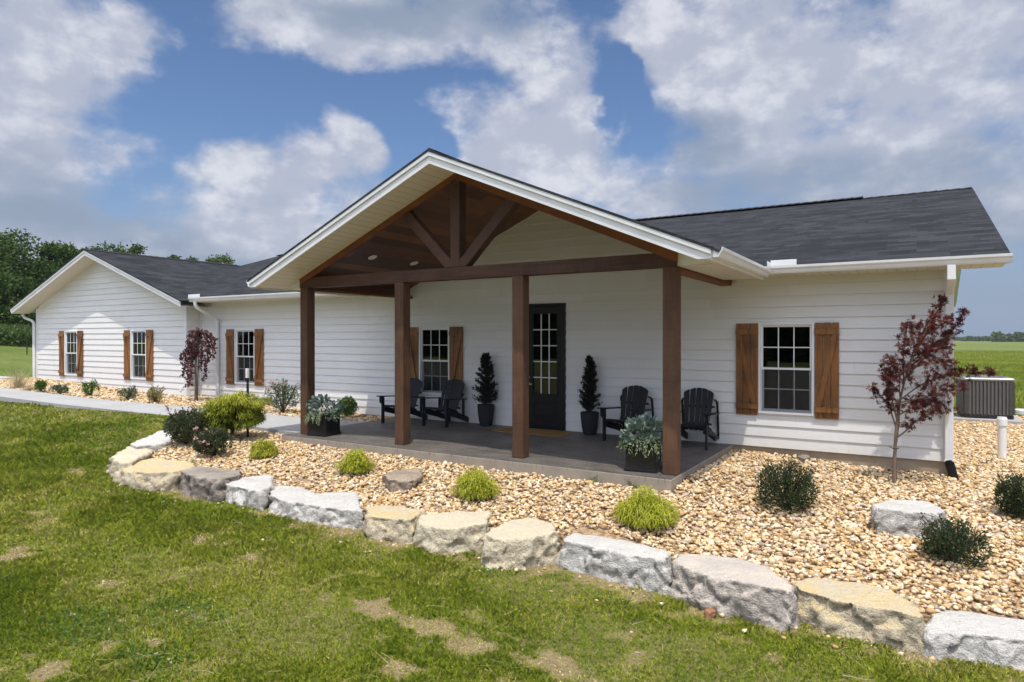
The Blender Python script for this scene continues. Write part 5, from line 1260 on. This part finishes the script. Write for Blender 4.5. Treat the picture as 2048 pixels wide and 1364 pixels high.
# ------------------------------------------------------------------ porch furniture
def chair(kind):
    t_ = thing('adirondack_chair', (0, 0, 0), 'x', 'chair', 'adirondack chairs on the porch'); m = M_CHAIRB if kind == 0 else M_CHAIR
    W = .27
    s = MB(); n = 6                                       # seat slats, curved down to the back
    prof = [(-.36, .345), (-.33, .372), (-.24, .372), (-.14, .348), (-.04, .318), (.06, .288), (.14, .266)]
    for a, b_ in zip(prof, prof[1:]):
        d = Vector((0, b_[0] - a[0], b_[1] - a[1])); L_ = d.length; d.normalize()
        s.bar(Vector((-W + .01, 0, 0)) + Vector((0, (a[0] + b_[0]) / 2, (a[1] + b_[1]) / 2)), Vector((W - .01, 0, 0)) + Vector((0, (a[0] + b_[0]) / 2, (a[1] + b_[1]) / 2)), L_ - .008, .02, up=(0, -d.z, d.y))
    s.build('seat', m, t_, bevel=.004)
    b = MB(); ns = 7 if kind == 0 else 5; tilt = R(22 if kind == 0 else 18)
    M4 = Matrix.Translation((0, .13, .24)) @ Matrix.Rotation(-tilt, 4, 'X')
    H = .74
    for k in range(ns):
        f0 = (k - ns / 2) / ns; f1 = (k + 1 - ns / 2) / ns; wb, wt = .42, .56 if kind == 0 else .52
        g = .006 if kind == 0 else .010
        fm = (f0 + f1) / 2; arch = lambda f: H - .42 * f * f * (1.0 if kind == 0 else .9)
        pts = [(f0 * wb + g / 2, 0, 0), (f1 * wb - g / 2, 0, 0), (f1 * wt - g / 2, 0, arch(f1)), ((f0 + f1) / 2 * wt, 0, (arch(fm) + .004)), (f0 * wt + g / 2, 0, arch(f0))]
        cv = .035 * (abs(fm) * 2) ** 2
        b.prism([M4 @ Vector((x, y - cv, z)) for x, y, z in pts], (M4.to_3x3() @ Vector((0, .018, 0))))
    b.build('backrest', m, t_, bevel=.003)
    rl = MB()
    for zz, ww in ((.12, .24), (.42, .27)): rl.bar(M4 @ Vector((-ww, .034, zz)), M4 @ Vector((ww, .034, zz)), .028, .055, up=M4.to_3x3() @ Vector((0, 1, 0)))
    rl.build('back_rail', m, t_)
    for sx in (-1, 1):
        a = MB(); x = sx * .315
        pl = [(x - .065, -.44, 0), (x + .065, -.44, 0), (x + .07, -.25, 0), (x + .05 * 1, .05, 0), (x + sx * .0 + .03, .34, 0), (x - .03, .34, 0), (x - .05, .05, 0), (x - .07, -.25, 0)]
        a.prism([(p[0], p[1], .565 - .055 * (p[1] + .44) / .78) for p in pl], (0, 0, .022)); a.build('armrest', m, t_, bevel=.004)
        l = MB().box((sx * .285 - .014 + (.0), -.385, 0), (sx * .285 + .030 * 1 - .014, -.295, .562)); l.prism([(sx * .30, -.41, .45), (sx * .30, -.41, .56), (sx * .30, -.30, .56), (sx * .30, -.345, .40)], (sx * .03, 0, 0))
        l.build('leg', m, t_, bevel=.003)
        k = MB(); xs = sx * .245 - .012                       # stringer that runs down to the rear foot
        k.prism([(xs, -.36, .25), (xs, -.36, .36), (xs, .10, .265), (xs, .62, .09), (xs, .66, .0), (xs, .54, .0), (xs, .10, .14)], (.026, 0, 0)); k.build('rear_leg', m, t_, bevel=.003)
        if kind == 0:
            u = MB().box((sx * .30 - .013, .22, .10 + .06), (sx * .30 + .013, .29, .515)); u.build('arm_support', m, t_)
        else:
            u = MB().bar((sx * .30, .48, .07), (sx * .30, .36, .72), .03, .04).bar((sx * .30, -.33, .28), (sx * .30, .50, .08), .024, .05)
            u.tube([(sx * .30, .36, .68), (sx * .285, .34, .74), (sx * .26, .30, .75)], .016, 8); u.build('arm_support', m, t_)
            w_ = MB(); w_.lathe([(.01, -.012), (.05, -.012), (.05, .012), (.01, .012)], n=18); w_.v = [(sx * .30 + z, .55 + x, .05 + y) for x, y, z in w_.v]; w_.build('hinge_disc', m, t_)
    return t_
c1 = chair(0); c2 = copy_tree(c1); c3 = chair(1); c4 = copy_tree(c3)
for c, x, y, rz, lb in ((c1, -9.42, -.66, 9, 'black adirondack chair half hidden behind the second porch post'), (c2, -8.37, -.57, 3, 'blue black adirondack chair in front of the porch window'),
                        (c3, -4.36, -.50, -4, 'black folding adirondack chair beside the right potted conifer'), (c4, -3.18, -.49, 2, 'black folding adirondack chair behind the right corner post')):
    c.location = (x, y, .003); c.rotation_euler.z = R(rz); c['label'] = lb

def potted(px, py, ph, pr, fh, fw_, label, seed, taper=1.0):
    b0 = at(px, py, 0); b0.y = min(b0.y, -.24); t_ = thing('potted_conifer', b0, label, 'potted plant', 'potted conifers beside the door'); r = np.random.default_rng(seed)
    MB().lathe([(pr * .66, .002), (pr * .72, .02), (pr * .86, ph * .35), (pr * .97, ph * .75), (pr, ph), (pr * .93, ph), (pr * .90, ph - .03)], n=32).build('pot', M_POT, t_, smooth=True)
    MB().lathe([(pr * .9, ph - .06), (pr * .88, ph - .035), (.01, ph - .03)], n=24).build('soil', M_SOIL, t_)
    T = MB().tube([(0, 0, ph - .05), (.01, 0, ph + fh * .5), (0, 0, ph + fh * .95)], [.012, .008, .003], 6)
    P = []; D = []
    nb = 120
    for k in range(nb):
        f = (k + r.uniform()) / nb; z = ph - .02 + f * fh * .95; rad = fw_ / 2 * (1 - f ** taper) ** .8 * r.uniform(.65, 1.15) + .03; a = r.uniform(0, 2 * math.pi)
        d = np.array([math.cos(a), math.sin(a), .65 + .6 * f]); e = np.array([0, 0, z]) + d * np.array([rad, rad, rad * .8]); T.tube([(0, 0, z), tuple(e)], [.004, .002], 4)
        m_ = 60; q = r.uniform(.1, 1.05, m_)[:, None]; P.append(np.array([0, 0, z]) * (1 - q) + e * q + r.normal(size=(m_, 3)) * .012); D.append(np.repeat(d[None], m_, 0))
    P = np.concatenate(P); D = unit(np.concatenate(D) * .6 + r.normal(size=(len(P), 3)) * .45 + np.array([0, 0, .35])); n = len(P)
    V, F = leaf_verts(P, D, unit(np.cross(D, rdir(n, r))), r.uniform(.03, .06, n), r.uniform(.012, .022, n), .05)
    mesh_np('foliage', V, F, M_CONIF, t_, attrs={'rnd': np.repeat(r.beta(1.5, 3, n), 4)}); T.build('trunk', M_BARKD, t_)
potted(974, 851, .44, .178, 1.07, .44, 'potted dark conifer left of the black door, broad with an open top', 91, 1.25)
potted(1182, 868, .42, .175, 1.07, .40, 'potted dark conifer right of the black door, slim and pointed', 92, .8)
def planter(x, y, rz, label, seed, fw_, fh):
    t_ = thing('square_planter', (x, y, .002), label, 'planter', 'black square planters at the porch posts', R(rz)); r = np.random.default_rng(seed); w = .21; h = .40
    p = MB()
    for a, b_, c in ((w + .012, 0, .035), (w + .004, .035, .055), (w - .004, .055, .075), (w - .012, .075, h - .05), (w, h - .05, h - .03), (w + .01, h - .03, h)): p.box((-a, -a, b_), (a, a, c))
    p.build('pot', M_PLANTER, t_, bevel=.004)
    pn_ = MB()
    for s_ in (0, 90, 180, 270):
        M4 = Matrix.Rotation(R(s_), 4, 'Z'); q = w - .012
        for a, b_, c, d in ((-q, -q + .035, .075, h - .051), (q - .035, q, .075, h - .051), (-q + .035, q - .035, .075, .105), (-q + .035, q - .035, h - .08, h - .051)): pn_.box((a, -q - .006, c), (b_, -q - .0005, d), M4)
    pn_.build('panel_moulding', M_PLANTER, t_, bevel=.002)
    n = 560; c = np.array([0, 0, h + fh * .22]); P = cloud_points(n, c, (fw_ / 2, fw_ / 2, fh * .62), r, .45, 6, seed, .36); P = P[P[:, 2] > h - .08]; n = len(P)
    D = unit(unit(P - np.array([0, 0, h])) + r.normal(size=(n, 3)) * .35); U = unit(np.cross(D, rdir(n, r)))
    V = []; a = P; L_ = r.uniform(.045, .085, n)[:, None]; Wd = L_ * r.uniform(.55, .8, n)[:, None]      # rounded six-sided leaves
    for s_, t2 in ((0, 0), (.25, .42), (.7, .5), (1, 0), (.7, -.5), (.25, -.42)): V.append(a + D * L_ * s_ + U * Wd * t2)
    mesh_np('foliage', np.stack(V, 1).reshape(-1, 3), np.arange(n * 6).reshape(-1, 6), M_EUC, t_, attrs={'rnd': np.repeat(r.uniform(0, 1, n), 6)})
    # trailing sprays over the rim
    k = 60; az = r.uniform(0, 2 * math.pi, k); P0 = np.c_[np.cos(az) * w * .85, np.sin(az) * w * .85, np.full(k, h + .01)]; Q = []; DD = []
    for i in range(k):
        p = P0[i].copy(); d = np.array([math.cos(az[i]), math.sin(az[i]), .9]); L2 = r.uniform(.16, .36)
        for j in range(26):
            p = p + d / np.linalg.norm(d) * L2 / 26; d = d + np.array([0, 0, -.16]); Q.append(p + r.normal(size=3) * .010); DD.append(d + r.normal(size=3) * .8)
    Q = np.array(Q); DD = unit(np.array(DD)); n2 = len(Q); V, F = leaf_verts(Q, DD, unit(np.cross(DD, rdir(n2, r))), r.uniform(.022, .04, n2), r.uniform(.008, .014, n2), .05)
    mesh_np('trailing_foliage', V, F, M_EUC2, t_, attrs={'rnd': np.repeat(r.uniform(0, 1, n2), 4)})
    # upright sprigs
    k = 26; V, F, mm = strand_mesh(np.c_[r.normal(size=(k, 2)) * .08, np.full(k, h)], unit(np.c_[r.normal(size=(k, 2)) * .45, np.ones(k)]), fh * r.uniform(.5, .85, k), np.full(k, .006), .5, 5, r)
    mesh_np('stem', V, F, M_EUC2, t_, attrs={'rnd': np.repeat(r.uniform(0, 1, k), mm)})
planter(-3.19, -2.86, 8, 'square black planter of silvery foliage beside the right corner post', 95, .62, .42)
planter(-9.42, -2.87, 8, 'square black planter of silvery foliage beside the left end post', 96, .66, .40)
# doormat
t_ = thing('doormat', (-6.28, -.52, .002), 'tan coir doormat with fringed ends in front of the black door', 'doormat')
MB().box((-.66, -.36, 0), (.66, .30, .018)).build('mat', M_COIR, t_, bevel=.005)
for sx in (-1, 1):
    fr = MB()
    for k in range(44): yy = -.355 + k * .0148; fr.bar((sx * .661, yy, .012), (sx * (.73 + random.uniform(-.015, .015)), yy + random.uniform(-.012, .012), .004), .007, .006)
    fr.build('fringe', M_COIR, t_)

# ------------------------------------------------------------------ air conditioner and utilities
def ac():
    b0 = Vector((1.38, 7.75, bed(1.38, 7.7) + .06)); rz = R(6); t_ = thing('air_conditioner', b0, 'grey louvred air conditioning unit standing on gravel right of the house', 'air conditioner', rz=rz)
    w = .50; h = .95
    MB().box((-w + .02, -w + .02, 0), (w - .02, w - .02, .09)).build('base', M_RUBBER, t_, bevel=.02, seg=2)
    MB().box((-w + .035, -w + .035, .09), (w - .035, w - .035, h - .09)).build('coil', M_ACFIN, t_)
    v = MB()
    for s_ in (0, 90, 180, 270):
        M4 = Matrix.Rotation(R(s_), 4, 'Z')
        for k in range(11):
            x = -w + .14 + k * (2 * w - .28) / 10; v.box((x - .022, -w + .004, .09), (x + .012, -w + .03, h - .09), M4)
        for k in range(26):
            z = .10 + k * (h - .21) / 26
            for a, b_ in ((-w, -w + .115), (w - .115, w)): v.box((a, -w, z), (b_, -w + .034, z + .016), M4)
    v.build('louvers', M_ACBAR, t_)
    tp = MB().box((-w - .005, -w - .005, h - .09), (w + .005, w + .005, h - .005)); tp.build('top_panel', mat('light_grey_metal', (.30, .30, .30), .35, metallic=.4), t_, bevel=.045, seg=4)
    g = MB()
    for k in range(9): g.lathe([(.05 + k * .045, h + .012), (.056 + k * .045, h + .018), (.062 + k * .045, h + .012), (.05 + k * .045, h + .012)], n=36, cap=False)
    for k in range(8): a = k * math.pi / 4; g.bar((.04 * math.cos(a), .04 * math.sin(a), h + .010), (.42 * math.cos(a), .42 * math.sin(a), h + .006), .008, .008)
    g.build('fan_guard', M_ACBAR, t_)
ac()
tag(MB().box((.75, 7.05, -.3), (2.05, 8.45, bed(1.38, 7.7) + .055)).build('concrete_pad', M_WALK, bevel=.01), 'concrete pad under the air conditioning unit', 'pad')
def pvc():
    b0 = onto(2004, 914, bed); t_ = thing('vent_pipe', b0, 'white plastic pipe standing in the gravel at the right edge', 'pipe'); h = aty(2004, 834, b0.y).z - b0.z
    MB().lathe([(.062, -.1), (.062, h - .14)], n=24).build('pipe', M_PVC, t_, smooth=True)
    MB().lathe([(.062, h - .142), (.076, h - .14), (.076, h - .03), (.066, h - .02), (.066, h), (.03, h + .002)], n=24).build('cap', M_PVC, t_, smooth=True)
pvc()
p = onto(2046, 824, bed); m = MB().lathe([(.20, -.05), (.20, .05), (.18, .07), (.02, .075)], n=28); o = m.build('utility_lid', M_PVC, smooth=True); o.location = p
tag(o, 'round white utility lid behind the gravel at the right edge', 'lid')
# corrugated drain hose
pts = []; P0 = Vector((cx_, -.066, .02)); P1 = Vector((cx_ + .03, -.12, -.10)); P2 = Vector((cx_ + .07, -.22, -.26))
n = 44
for k in range(n + 1):
    f = k / n; pts.append(P0 * (1 - f) ** 2 + P1 * 2 * f * (1 - f) + P2 * f * f)
o = MB().tube(pts, [.062 if k % 2 else .053 for k in range(n + 1)], 16).build('drain_hose', M_RUBBER, smooth=False)
tag(o, 'black corrugated drain hose below the right downspout', 'hose')

# ------------------------------------------------------------------ grass
BTOP = GBED[:9]
def blocked(x, y):
    b = inpoly(x, y, GBED) | inpoly(x, y, WALK) | inpoly(x, y, HBED)
    return b
def grass():
    r = np.random.default_rng(99); fwv = np.array([-math.sin(YAW), math.cos(YAW)]); rtv = np.array([math.cos(YAW), math.sin(YAW)])
    N = 1650000; dpt = r.uniform(0, 1, N); dpt = 3.3 * (30 / 3.3) ** dpt                # density falls with distance
    lat = r.uniform(-1, 1, N) * (dpt * 1.0 + 1.3)
    x = dpt * fwv[0] + lat * rtv[0]; y = -DC + dpt * fwv[1] + lat * rtv[1]
    k = (y < -2.3) & ~blocked(x, y); x, y, dpt = x[k], y[k], dpt[k]
    # tufts
    tc = r.integers(0, len(x), len(x) // 11 + 1); ti = r.integers(0, len(tc), len(x)); near_ = dpt < 14
    tg = tc[ti]; use = r.uniform(0, 1, len(x)) < .55; sp_ = (.016 * np.clip(dpt[tg] / 6, 1, 3))
    nx = x[tg] + r.normal(size=len(x)) * sp_; ny = y[tg] + r.normal(size=len(x)) * sp_; x = np.where(use, nx, x); y = np.where(use, ny, y); dpt = np.hypot(x, y + DC)
    b = bare_np(x, y); keep = r.uniform(0, 1, len(x)) > np.clip(b * .75, 0, .58); keep &= ~blocked(x, y); x, y, dpt, b = x[keep], y[keep], dpt[keep], b[keep]
    n = len(x); print('grass blades', n)
    P2 = np.c_[x, y]; z = lawn_np(x, y) + (fbm(P2, .7, 21, 3) - .5) * .05 - .004
    dens = fbm(P2, .9, 33, 4); sc_ = np.clip(dpt / 6.5, .8, 4) ** .75
    h = (.020 + .026 * sm(.35, .7, dens) + .014 * r.uniform(0, 1, n)) * (1 - .55 * b) * np.clip(sc_, .9, 1.7) * r.uniform(.6, 1.25, n)
    w = .0048 * sc_ * r.uniform(.7, 1.3, n)
    az = r.uniform(0, 2 * np.pi, n); lean = r.uniform(.2, 1.7, n)
    wind = vn(P2, 3.0, 71) * 2 * np.pi
    D = np.stack([np.cos(az) * lean * .8 + .3 * np.cos(wind), np.sin(az) * lean * .8 + .3 * np.sin(wind), np.ones(n)], 1); D = unit(D)
    S = np.stack([-np.sin(az), np.cos(az), np.zeros(n)], 1)
    B = np.c_[x, y, z]; m1 = B + D * (h * .55)[:, None]; D2 = unit(D + np.stack([np.cos(az), np.sin(az), -.6 * np.ones(n)], 1) * .45); tp = m1 + D2 * (h * .6)[:, None]
    V = np.stack([B - S * w[:, None] * .5, B + S * w[:, None] * .5, m1 + S * w[:, None] * .42, tp, m1 - S * w[:, None] * .42], 1).reshape(-1, 3)
    F = (np.array([0, 1, 2, 3, 4])[None] + (np.arange(n) * 5)[:, None])
    patch = fbm(P2, .55, 41, 4); dry = sm(.50, .68, fbm(P2, 1.7, 52, 4))
    rv = np.clip(r.beta(2, 2.8, n) * .62 + .50 * (patch - .38) + .34 * dry * r.uniform(0, 1, n) + .35 * b + .30 * (r.uniform(0, 1, n) > .93), 0, 1)
    o = mesh_np('lawn_grass', V, F, M_GRASS, attrs={'rnd': np.repeat(rv, 5)}); tag(o, 'short patchy lawn grass in front of the boulders', 'grass', kind='stuff')
    # long dry clippings lying on the lawn
    n = 1100; d = 4.2 * (14 / 4.2) ** r.uniform(0, 1, n); l = r.uniform(-1, 1, n) * d * .85; x = d * fwv[0] + l * rtv[0]; y = -DC + d * fwv[1] + l * rtv[1]; k = ~blocked(x, y) & (y < -3); x, y = x[k], y[k]; n = len(x)
    z = lawn_np(x, y) + .035 + r.uniform(0, .03, n); a = r.uniform(0, 2 * np.pi, n); D = unit(np.c_[np.cos(a), np.sin(a), r.normal(size=n) * .10])
    V, F, mm = strand_mesh(np.c_[x, y, z], D, r.uniform(.08, .26, n), np.full(n, .0024), .12, 4, r)
    o = mesh_np('dry_stems', V, F, M_STRAW, attrs={'rnd': np.repeat(r.uniform(0, 1, n), mm)}); tag(o, 'pale dry stems and clippings lying in the lawn', 'straw', kind='stuff')
grass()
def clover():
    r = np.random.default_rng(123); P = []; Fl = []
    for px, py, rad in ((375, 1235, .36), (170, 1258, .30), (310, 1330, .28), (1235, 1210, .14), (980, 1150, .14)):
        c = onto(px, py, lawn); n = int(4200 * rad * rad); a = r.uniform(0, 2 * np.pi, n); q = rad * r.uniform(0, 1, n) ** .6 * (.6 + .8 * fbm(np.c_[np.cos(a), np.sin(a)], 2, px, 2))
        x = c.x + np.cos(a) * q * 1.5; y = c.y + np.sin(a) * q * .8; P.append(np.c_[x, y, lawn_np(x, y) + .03 + r.uniform(0, .035, n)])
        k = max(1, int(rad * 16)); Fl.append(P[-1][r.integers(0, n, k)] + np.array([0, 0, .03]))
    P = np.concatenate(P); P = P[~blocked(P[:, 0], P[:, 1])]; n = len(P); D = unit(np.c_[r.normal(size=(n, 2)), r.normal(size=n) * .3 + .15]); U = unit(np.cross(D, np.array([0, 0, 1.]) + r.normal(size=(n, 3)) * .25))
    V, F = leaf_verts(P, D, U, r.uniform(.014, .026, n), r.uniform(.014, .024, n), .05)
    tag(mesh_np('clover', V, F, M_WEED, attrs={'rnd': np.repeat(r.uniform(0, 1, n), 4)}), 'darker green clover patches growing through the lawn', 'clover', kind='stuff')
    Fl = np.concatenate(Fl); Q = np.repeat(Fl, 8, 0); n = len(Q); D = rdir(n, r); V, F = leaf_verts(Q, D, unit(np.cross(D, rdir(n, r))), np.full(n, .014), np.full(n, .010), .1)
    tag(mesh_np('clover_flowers', V, F, M_TAN, attrs={'rnd': np.repeat(r.uniform(.8, 1, n), 4)}), 'tiny pale clover flowers dotted in the lawn', 'flowers', kind='stuff')
clover()

def debris():
    r = np.random.default_rng(321); n = 90000; x = r.uniform(-13, 1.5, n); y = r.uniform(-10, -4.4, n)
    b = bare_np(x, y); k_ = (r.uniform(0, 1, n) < (b - .3) * .75) & ~blocked(x, y); x, y = x[k_], y[k_]; z = lawn_np(x, y) + (fbm(np.c_[x, y], .7, 21, 3) - .5) * .05
    o = pebbles('soil_clods', x, y, z + .002, np.clip(.006 * np.exp(r.normal(size=len(x)) * .5), .003, .017)); o.data.materials[0] = mat('crumbly_soil', fn=f_leaf([(0, (.17, .11, .06)), (.6, (.34, .24, .15)), (.92, (.46, .36, .25)), (1, (.62, .55, .45))], trans=0, rough=.95, spec=.1))
    tag(o, 'crumbs of soil and grit in the worn lawn patches', 'soil')
    # short dead blades over the worn ground
    n = 60000; x = r.uniform(-13, 1.5, n); y = r.uniform(-10, -4.4, n); b = bare_np(x, y); k_ = (r.uniform(0, 1, n) < (b - .2) * 1.1) & ~blocked(x, y); x, y = x[k_], y[k_]; n = len(x); z = lawn_np(x, y) + (fbm(np.c_[x, y], .7, 21, 3) - .5) * .05 + .006
    a = r.uniform(0, 2 * np.pi, n); D = unit(np.c_[np.cos(a), np.sin(a), r.uniform(0, .5, n)]); V, F = leaf_verts(np.c_[x, y, z], D, unit(np.cross(D, np.array([0, 0, 1.]) + r.normal(size=(n, 3)) * .2)), r.uniform(.02, .06, n), np.full(n, .0035), .0)
    tag(mesh_np('thatch', V, F, M_STRAW, attrs={'rnd': np.repeat(r.uniform(-.4, .9, n).clip(0, 1), 4)}), 'dead blades lying over the worn lawn patches', 'thatch', kind='stuff')
    n = 70; x = r.uniform(-11, 1, n); y = np.interp(x, [g[0] for g in GBF], [g[1] for g in GBF]) - .42 - r.exponential(.22, n); k_ = ~blocked(x, y); x, y = x[k_], y[k_]
    tag(pebbles('stray_gravel', x, y, lawn_np(x, y) + .012, r.uniform(.014, .03, len(x))), 'stray gravel stones spilled on the lawn edge', 'gravel')
debris()

# ------------------------------------------------------------------ far vegetation
def tall_grass():
    r = np.random.default_rng(17); n = 60000
    x = r.uniform(-62, -38, n); y = r.uniform(4, 26, n); k = (y - 4) > (x + 62) * -.1; x, y = x[k], y[k]
    # band in front of the trees
    c = aty(40, 660, 12); 
    return
def tree(base, h, w, label, seed, m=M_TREE, nl=9000, leaf=.30, group='trees behind the left wing', name='broadleaf_tree', lowcrown=.12):
    r = np.random.default_rng(seed); b0 = Vector(base); t_ = thing(name, b0, label, 'tree', group)
    T = MB(); T.tube([(0, 0, -.3), (.1, 0, h * .25), (-.1, .1, h * .55), (.1, 0, h * .85)], [h * .028, h * .022, h * .014, h * .005], 8)
    P = []; nb = 34
    for k in range(nb):
        f = r.uniform(lowcrown, .97); a = r.uniform(0, 2 * math.pi); env = math.sin(math.pi * min(1, .18 + f * .80)) ** .7; rad = w / 2 * env * r.uniform(.35, .95)
        e = np.array([math.cos(a) * rad, math.sin(a) * rad, h * f * r.uniform(.95, 1.03)]); T.tube([(0, 0, h * f * .55), tuple(e * .6 + np.array([0, 0, h * f * .1])), tuple(e)], [h * .008, h * .005, h * .002], 5)
        q = w * r.uniform(.11, .20); m_ = nl // nb; pp = e + rdir(m_, r) * (r.uniform(.25, 1, m_) ** .5)[:, None] * np.array([q, q, q * .72]) * (.75 + .5 * fbm(rdir(m_, r), 2, seed, 1))[:, None]; P.append(pp)
    P = np.concatenate(P); P = P[fbm(P, .9, seed, 3) > .40]; n = len(P)
    D = unit(r.normal(size=(n, 3)) + np.array([0, 0, -.2])); U = unit(np.cross(D, rdir(n, r))); V, F = leaf_verts(P, D, U, leaf * r.uniform(.6, 1.2, n), leaf * .6 * r.uniform(.7, 1.2, n), .1)
    rv = np.clip(r.beta(2, 2.2, n) + .5 * (fbm(P, .5, seed + 2, 2) - .5), 0, 1)
    mesh_np('crown', V, F, m, t_, attrs={'rnd': np.repeat(rv, 4)}); T.build('trunk', M_BARKD, t_, smooth=True)
def far_tree(px, pytop, dpt, w, label, seed, **k):
    p = at_depth(px, 660, dpt); g = lawn(p.x, p.y); top = at_depth(px, pytop, dpt).z; tree((p.x, p.y, g), top - g, w, label, seed, **k)
TL = [(-30, 480, 52, 9, 'dense dark tree cut off by the left edge of the photo'), (48, 474, 55, 9.5, 'tallest broad tree at the far left behind the wing'), (108, 488, 58, 7, 'tree with a gap of sky beside it left of the wing gable'),
      (150, 492, 57, 6, 'slender tree just left of the gable peak'), (196, 490, 62, 7, 'tree whose crown shows directly behind the gable peak'), (258, 489, 66, 5.0, 'feathery dark treetop right of the gable peak'),
      (348, 512, 72, 5, 'small treetop poking above the middle of the wing roof'), (388, 512, 74, 5, 'small treetop above the wing roof next to the pale one'), (445, 514, 76, 7, 'pale green rounded treetop above the roof valley'),
      (20, 560, 46, 7, 'lower bushy tree in front of the wood at the left edge'), (85, 570, 47, 6, 'lower bushy tree nearest the left gutter'), (140, 560, 52, 6, 'lower bushy tree partly hidden by the wing eave'), (-40, 540, 47, 7, 'bushy tree at the outer left edge')]
for i, (px, pt, dp_, w, lb) in enumerate(TL): far_tree(px, pt, dp_, w, lb, 200 + i, m=M_TREE2 if i == 8 else M_TREE, lowcrown=.06 if i < 6 else .1, nl=11000 if i < 6 else 7500)
# tall weeds below the trees
r = np.random.default_rng(71); n = 26000
dp_ = r.uniform(38, 46, n); lat = r.uniform(-.86, -.60, n) * dp_; fwv = np.array([-math.sin(YAW), math.cos(YAW)]); rtv = np.array([math.cos(YAW), math.sin(YAW)])
x = dp_ * fwv[0] + lat * rtv[0]; y = -DC + dp_ * fwv[1] + lat * rtv[1]; z = lawn_np(x, y)
hh = .5 + .9 * fbm(np.c_[x, y], .5, 3, 3); zz = z + r.uniform(0, 1, n) ** .7 * hh; P = np.c_[x, y, zz]; D = unit(r.normal(size=(n, 3)) * .5 + np.array([0, 0, .8]))
V, F = leaf_verts(P, D, unit(np.cross(D, rdir(n, r))), r.uniform(.2, .4, n), r.uniform(.07, .14, n), .05)
tag(mesh_np('tall_weeds', V, F, M_TREE2, attrs={'rnd': np.repeat(np.clip(.1 + .6 * (zz - z) / 1.2 + r.normal(size=n) * .15, 0, 1), 4)}), 'band of tall weeds below the trees at the left', 'weeds', kind='stuff')
# fence posts at the left field
for i, (px, py0, py1, lb) in enumerate([(54, 709, 676, 'thin steel fence post in the field left of the house')]):
    b0 = onto(px, py0, lawn); h = at_depth(px, py1, (b0 - CAM).dot(Vector((-math.sin(YAW), math.cos(YAW), 0)))).z - b0.z; t_ = MB().box((-.02, -.02, -.2), (.02, .02, h)).box((-.035, -.024, h - .12), (.035, -.0201, h), None).build('fence_post', M_STEEL); t_.location = b0; tag(t_, lb, 'fence post')
# distant hedgerow on the horizon
r = np.random.default_rng(77); n = 16000; P = []
for px0, px1, dpt, hh in ((1925, 1995, 520, 3.2), (1985, 2090, 420, 5.6), (1900, 1960, 640, 3)):
    m_ = n // 3; a = r.uniform(px0, px1, m_); d = dpt + r.uniform(-12, 12, m_)
    pts = np.array([at_depth(float(q), 676, float(w))[:] for q, w in zip(a, d)]); top = hh * (.45 + .75 * fbm(np.c_[a / 9, np.zeros(m_)], 1., int(dpt), 3)); pts[:, 2] = -.5 + r.uniform(0, 1, m_) * top; P.append(pts)
P = np.concatenate(P); n = len(P); D = rdir(n, r); V, F = leaf_verts(P, D, unit(np.cross(D, rdir(n, r))), r.uniform(1.2, 2.2, n), r.uniform(.8, 1.4, n), .1)
tag(mesh_np('distant_wood', V, F, M_TREE, attrs={'rnd': np.repeat(r.uniform(0, 1, n), 4)}), 'thin line of distant trees on the horizon', 'woods', kind='stuff')
# rough meadow tufts on the right field
r = np.random.default_rng(78); n = 60000; d = 17 * (110 / 17) ** r.uniform(0, 1, n); lat = r.uniform(.62, .84, n) * d; x = d * fwv[0] + lat * rtv[0]; y = -DC + d * fwv[1] + lat * rtv[1]; k = (y > 9.2); x, y, d = x[k], y[k], d[k]; n = len(x)
B = np.c_[x, y, lawn_np(x, y)]; D = unit(r.normal(size=(n, 3)) * .35 + np.array([0, 0, 1.])); V, F = leaf_verts(B, D, unit(np.cross(D, rdir(n, r))), .10 + .12 * r.uniform(0, 1, n), .012 * (d / 17) ** .8, .05)
pt = fbm(np.c_[x * .12, y * .5], .5, 5, 3)
tag(mesh_np('meadow_grass', V, F, M_GRASS, attrs={'rnd': np.repeat(np.clip(r.beta(2, 3, n) * .5 + .7 * (pt - .3), 0, 1), 4)}), 'rough green meadow grass behind the air conditioner', 'grass', kind='stuff')
# wood across the lawn behind the viewer (it shows in the window panes)
r = np.random.default_rng(79); n = 26000; x = r.uniform(-75, 45, n); y = -58 + r.uniform(-4, 4, n) - .12 * x
top = 4.5 + 6 * fbm(np.c_[x / 6, np.zeros(n)], 1., 9, 4); P = np.c_[x, y, -.8 + r.uniform(0, 1, n) ** .8 * top]; D = rdir(n, r)
V, F = leaf_verts(P, D, unit(np.cross(D, rdir(n, r))), r.uniform(.9, 1.7, n), r.uniform(.7, 1.2, n), .1)
tag(mesh_np('woods', V, F, M_TREE, attrs={'rnd': np.repeat(r.uniform(0, .7, n), 4)}), 'wood across the lawn, seen only as dark reflections in the panes', 'woods', kind='stuff')
# haze
hz = MB().box((-700, -60, -3), (400, 800, 30)).build('haze', mat('haze_air')); nt = hz.data.materials[0].node_tree; nt.nodes.remove(nt.nodes['Principled BSDF'])
pv_ = nd(nt, 'ShaderNodeVolumePrincipled', {'Color': (.80, .86, .95, 1), 'Density': .0002}); nt.links.new(pv_.outputs[0], nt.nodes['Material Output'].inputs['Volume']); tag(hz, 'thin summer haze over the fields', 'haze', kind='stuff')
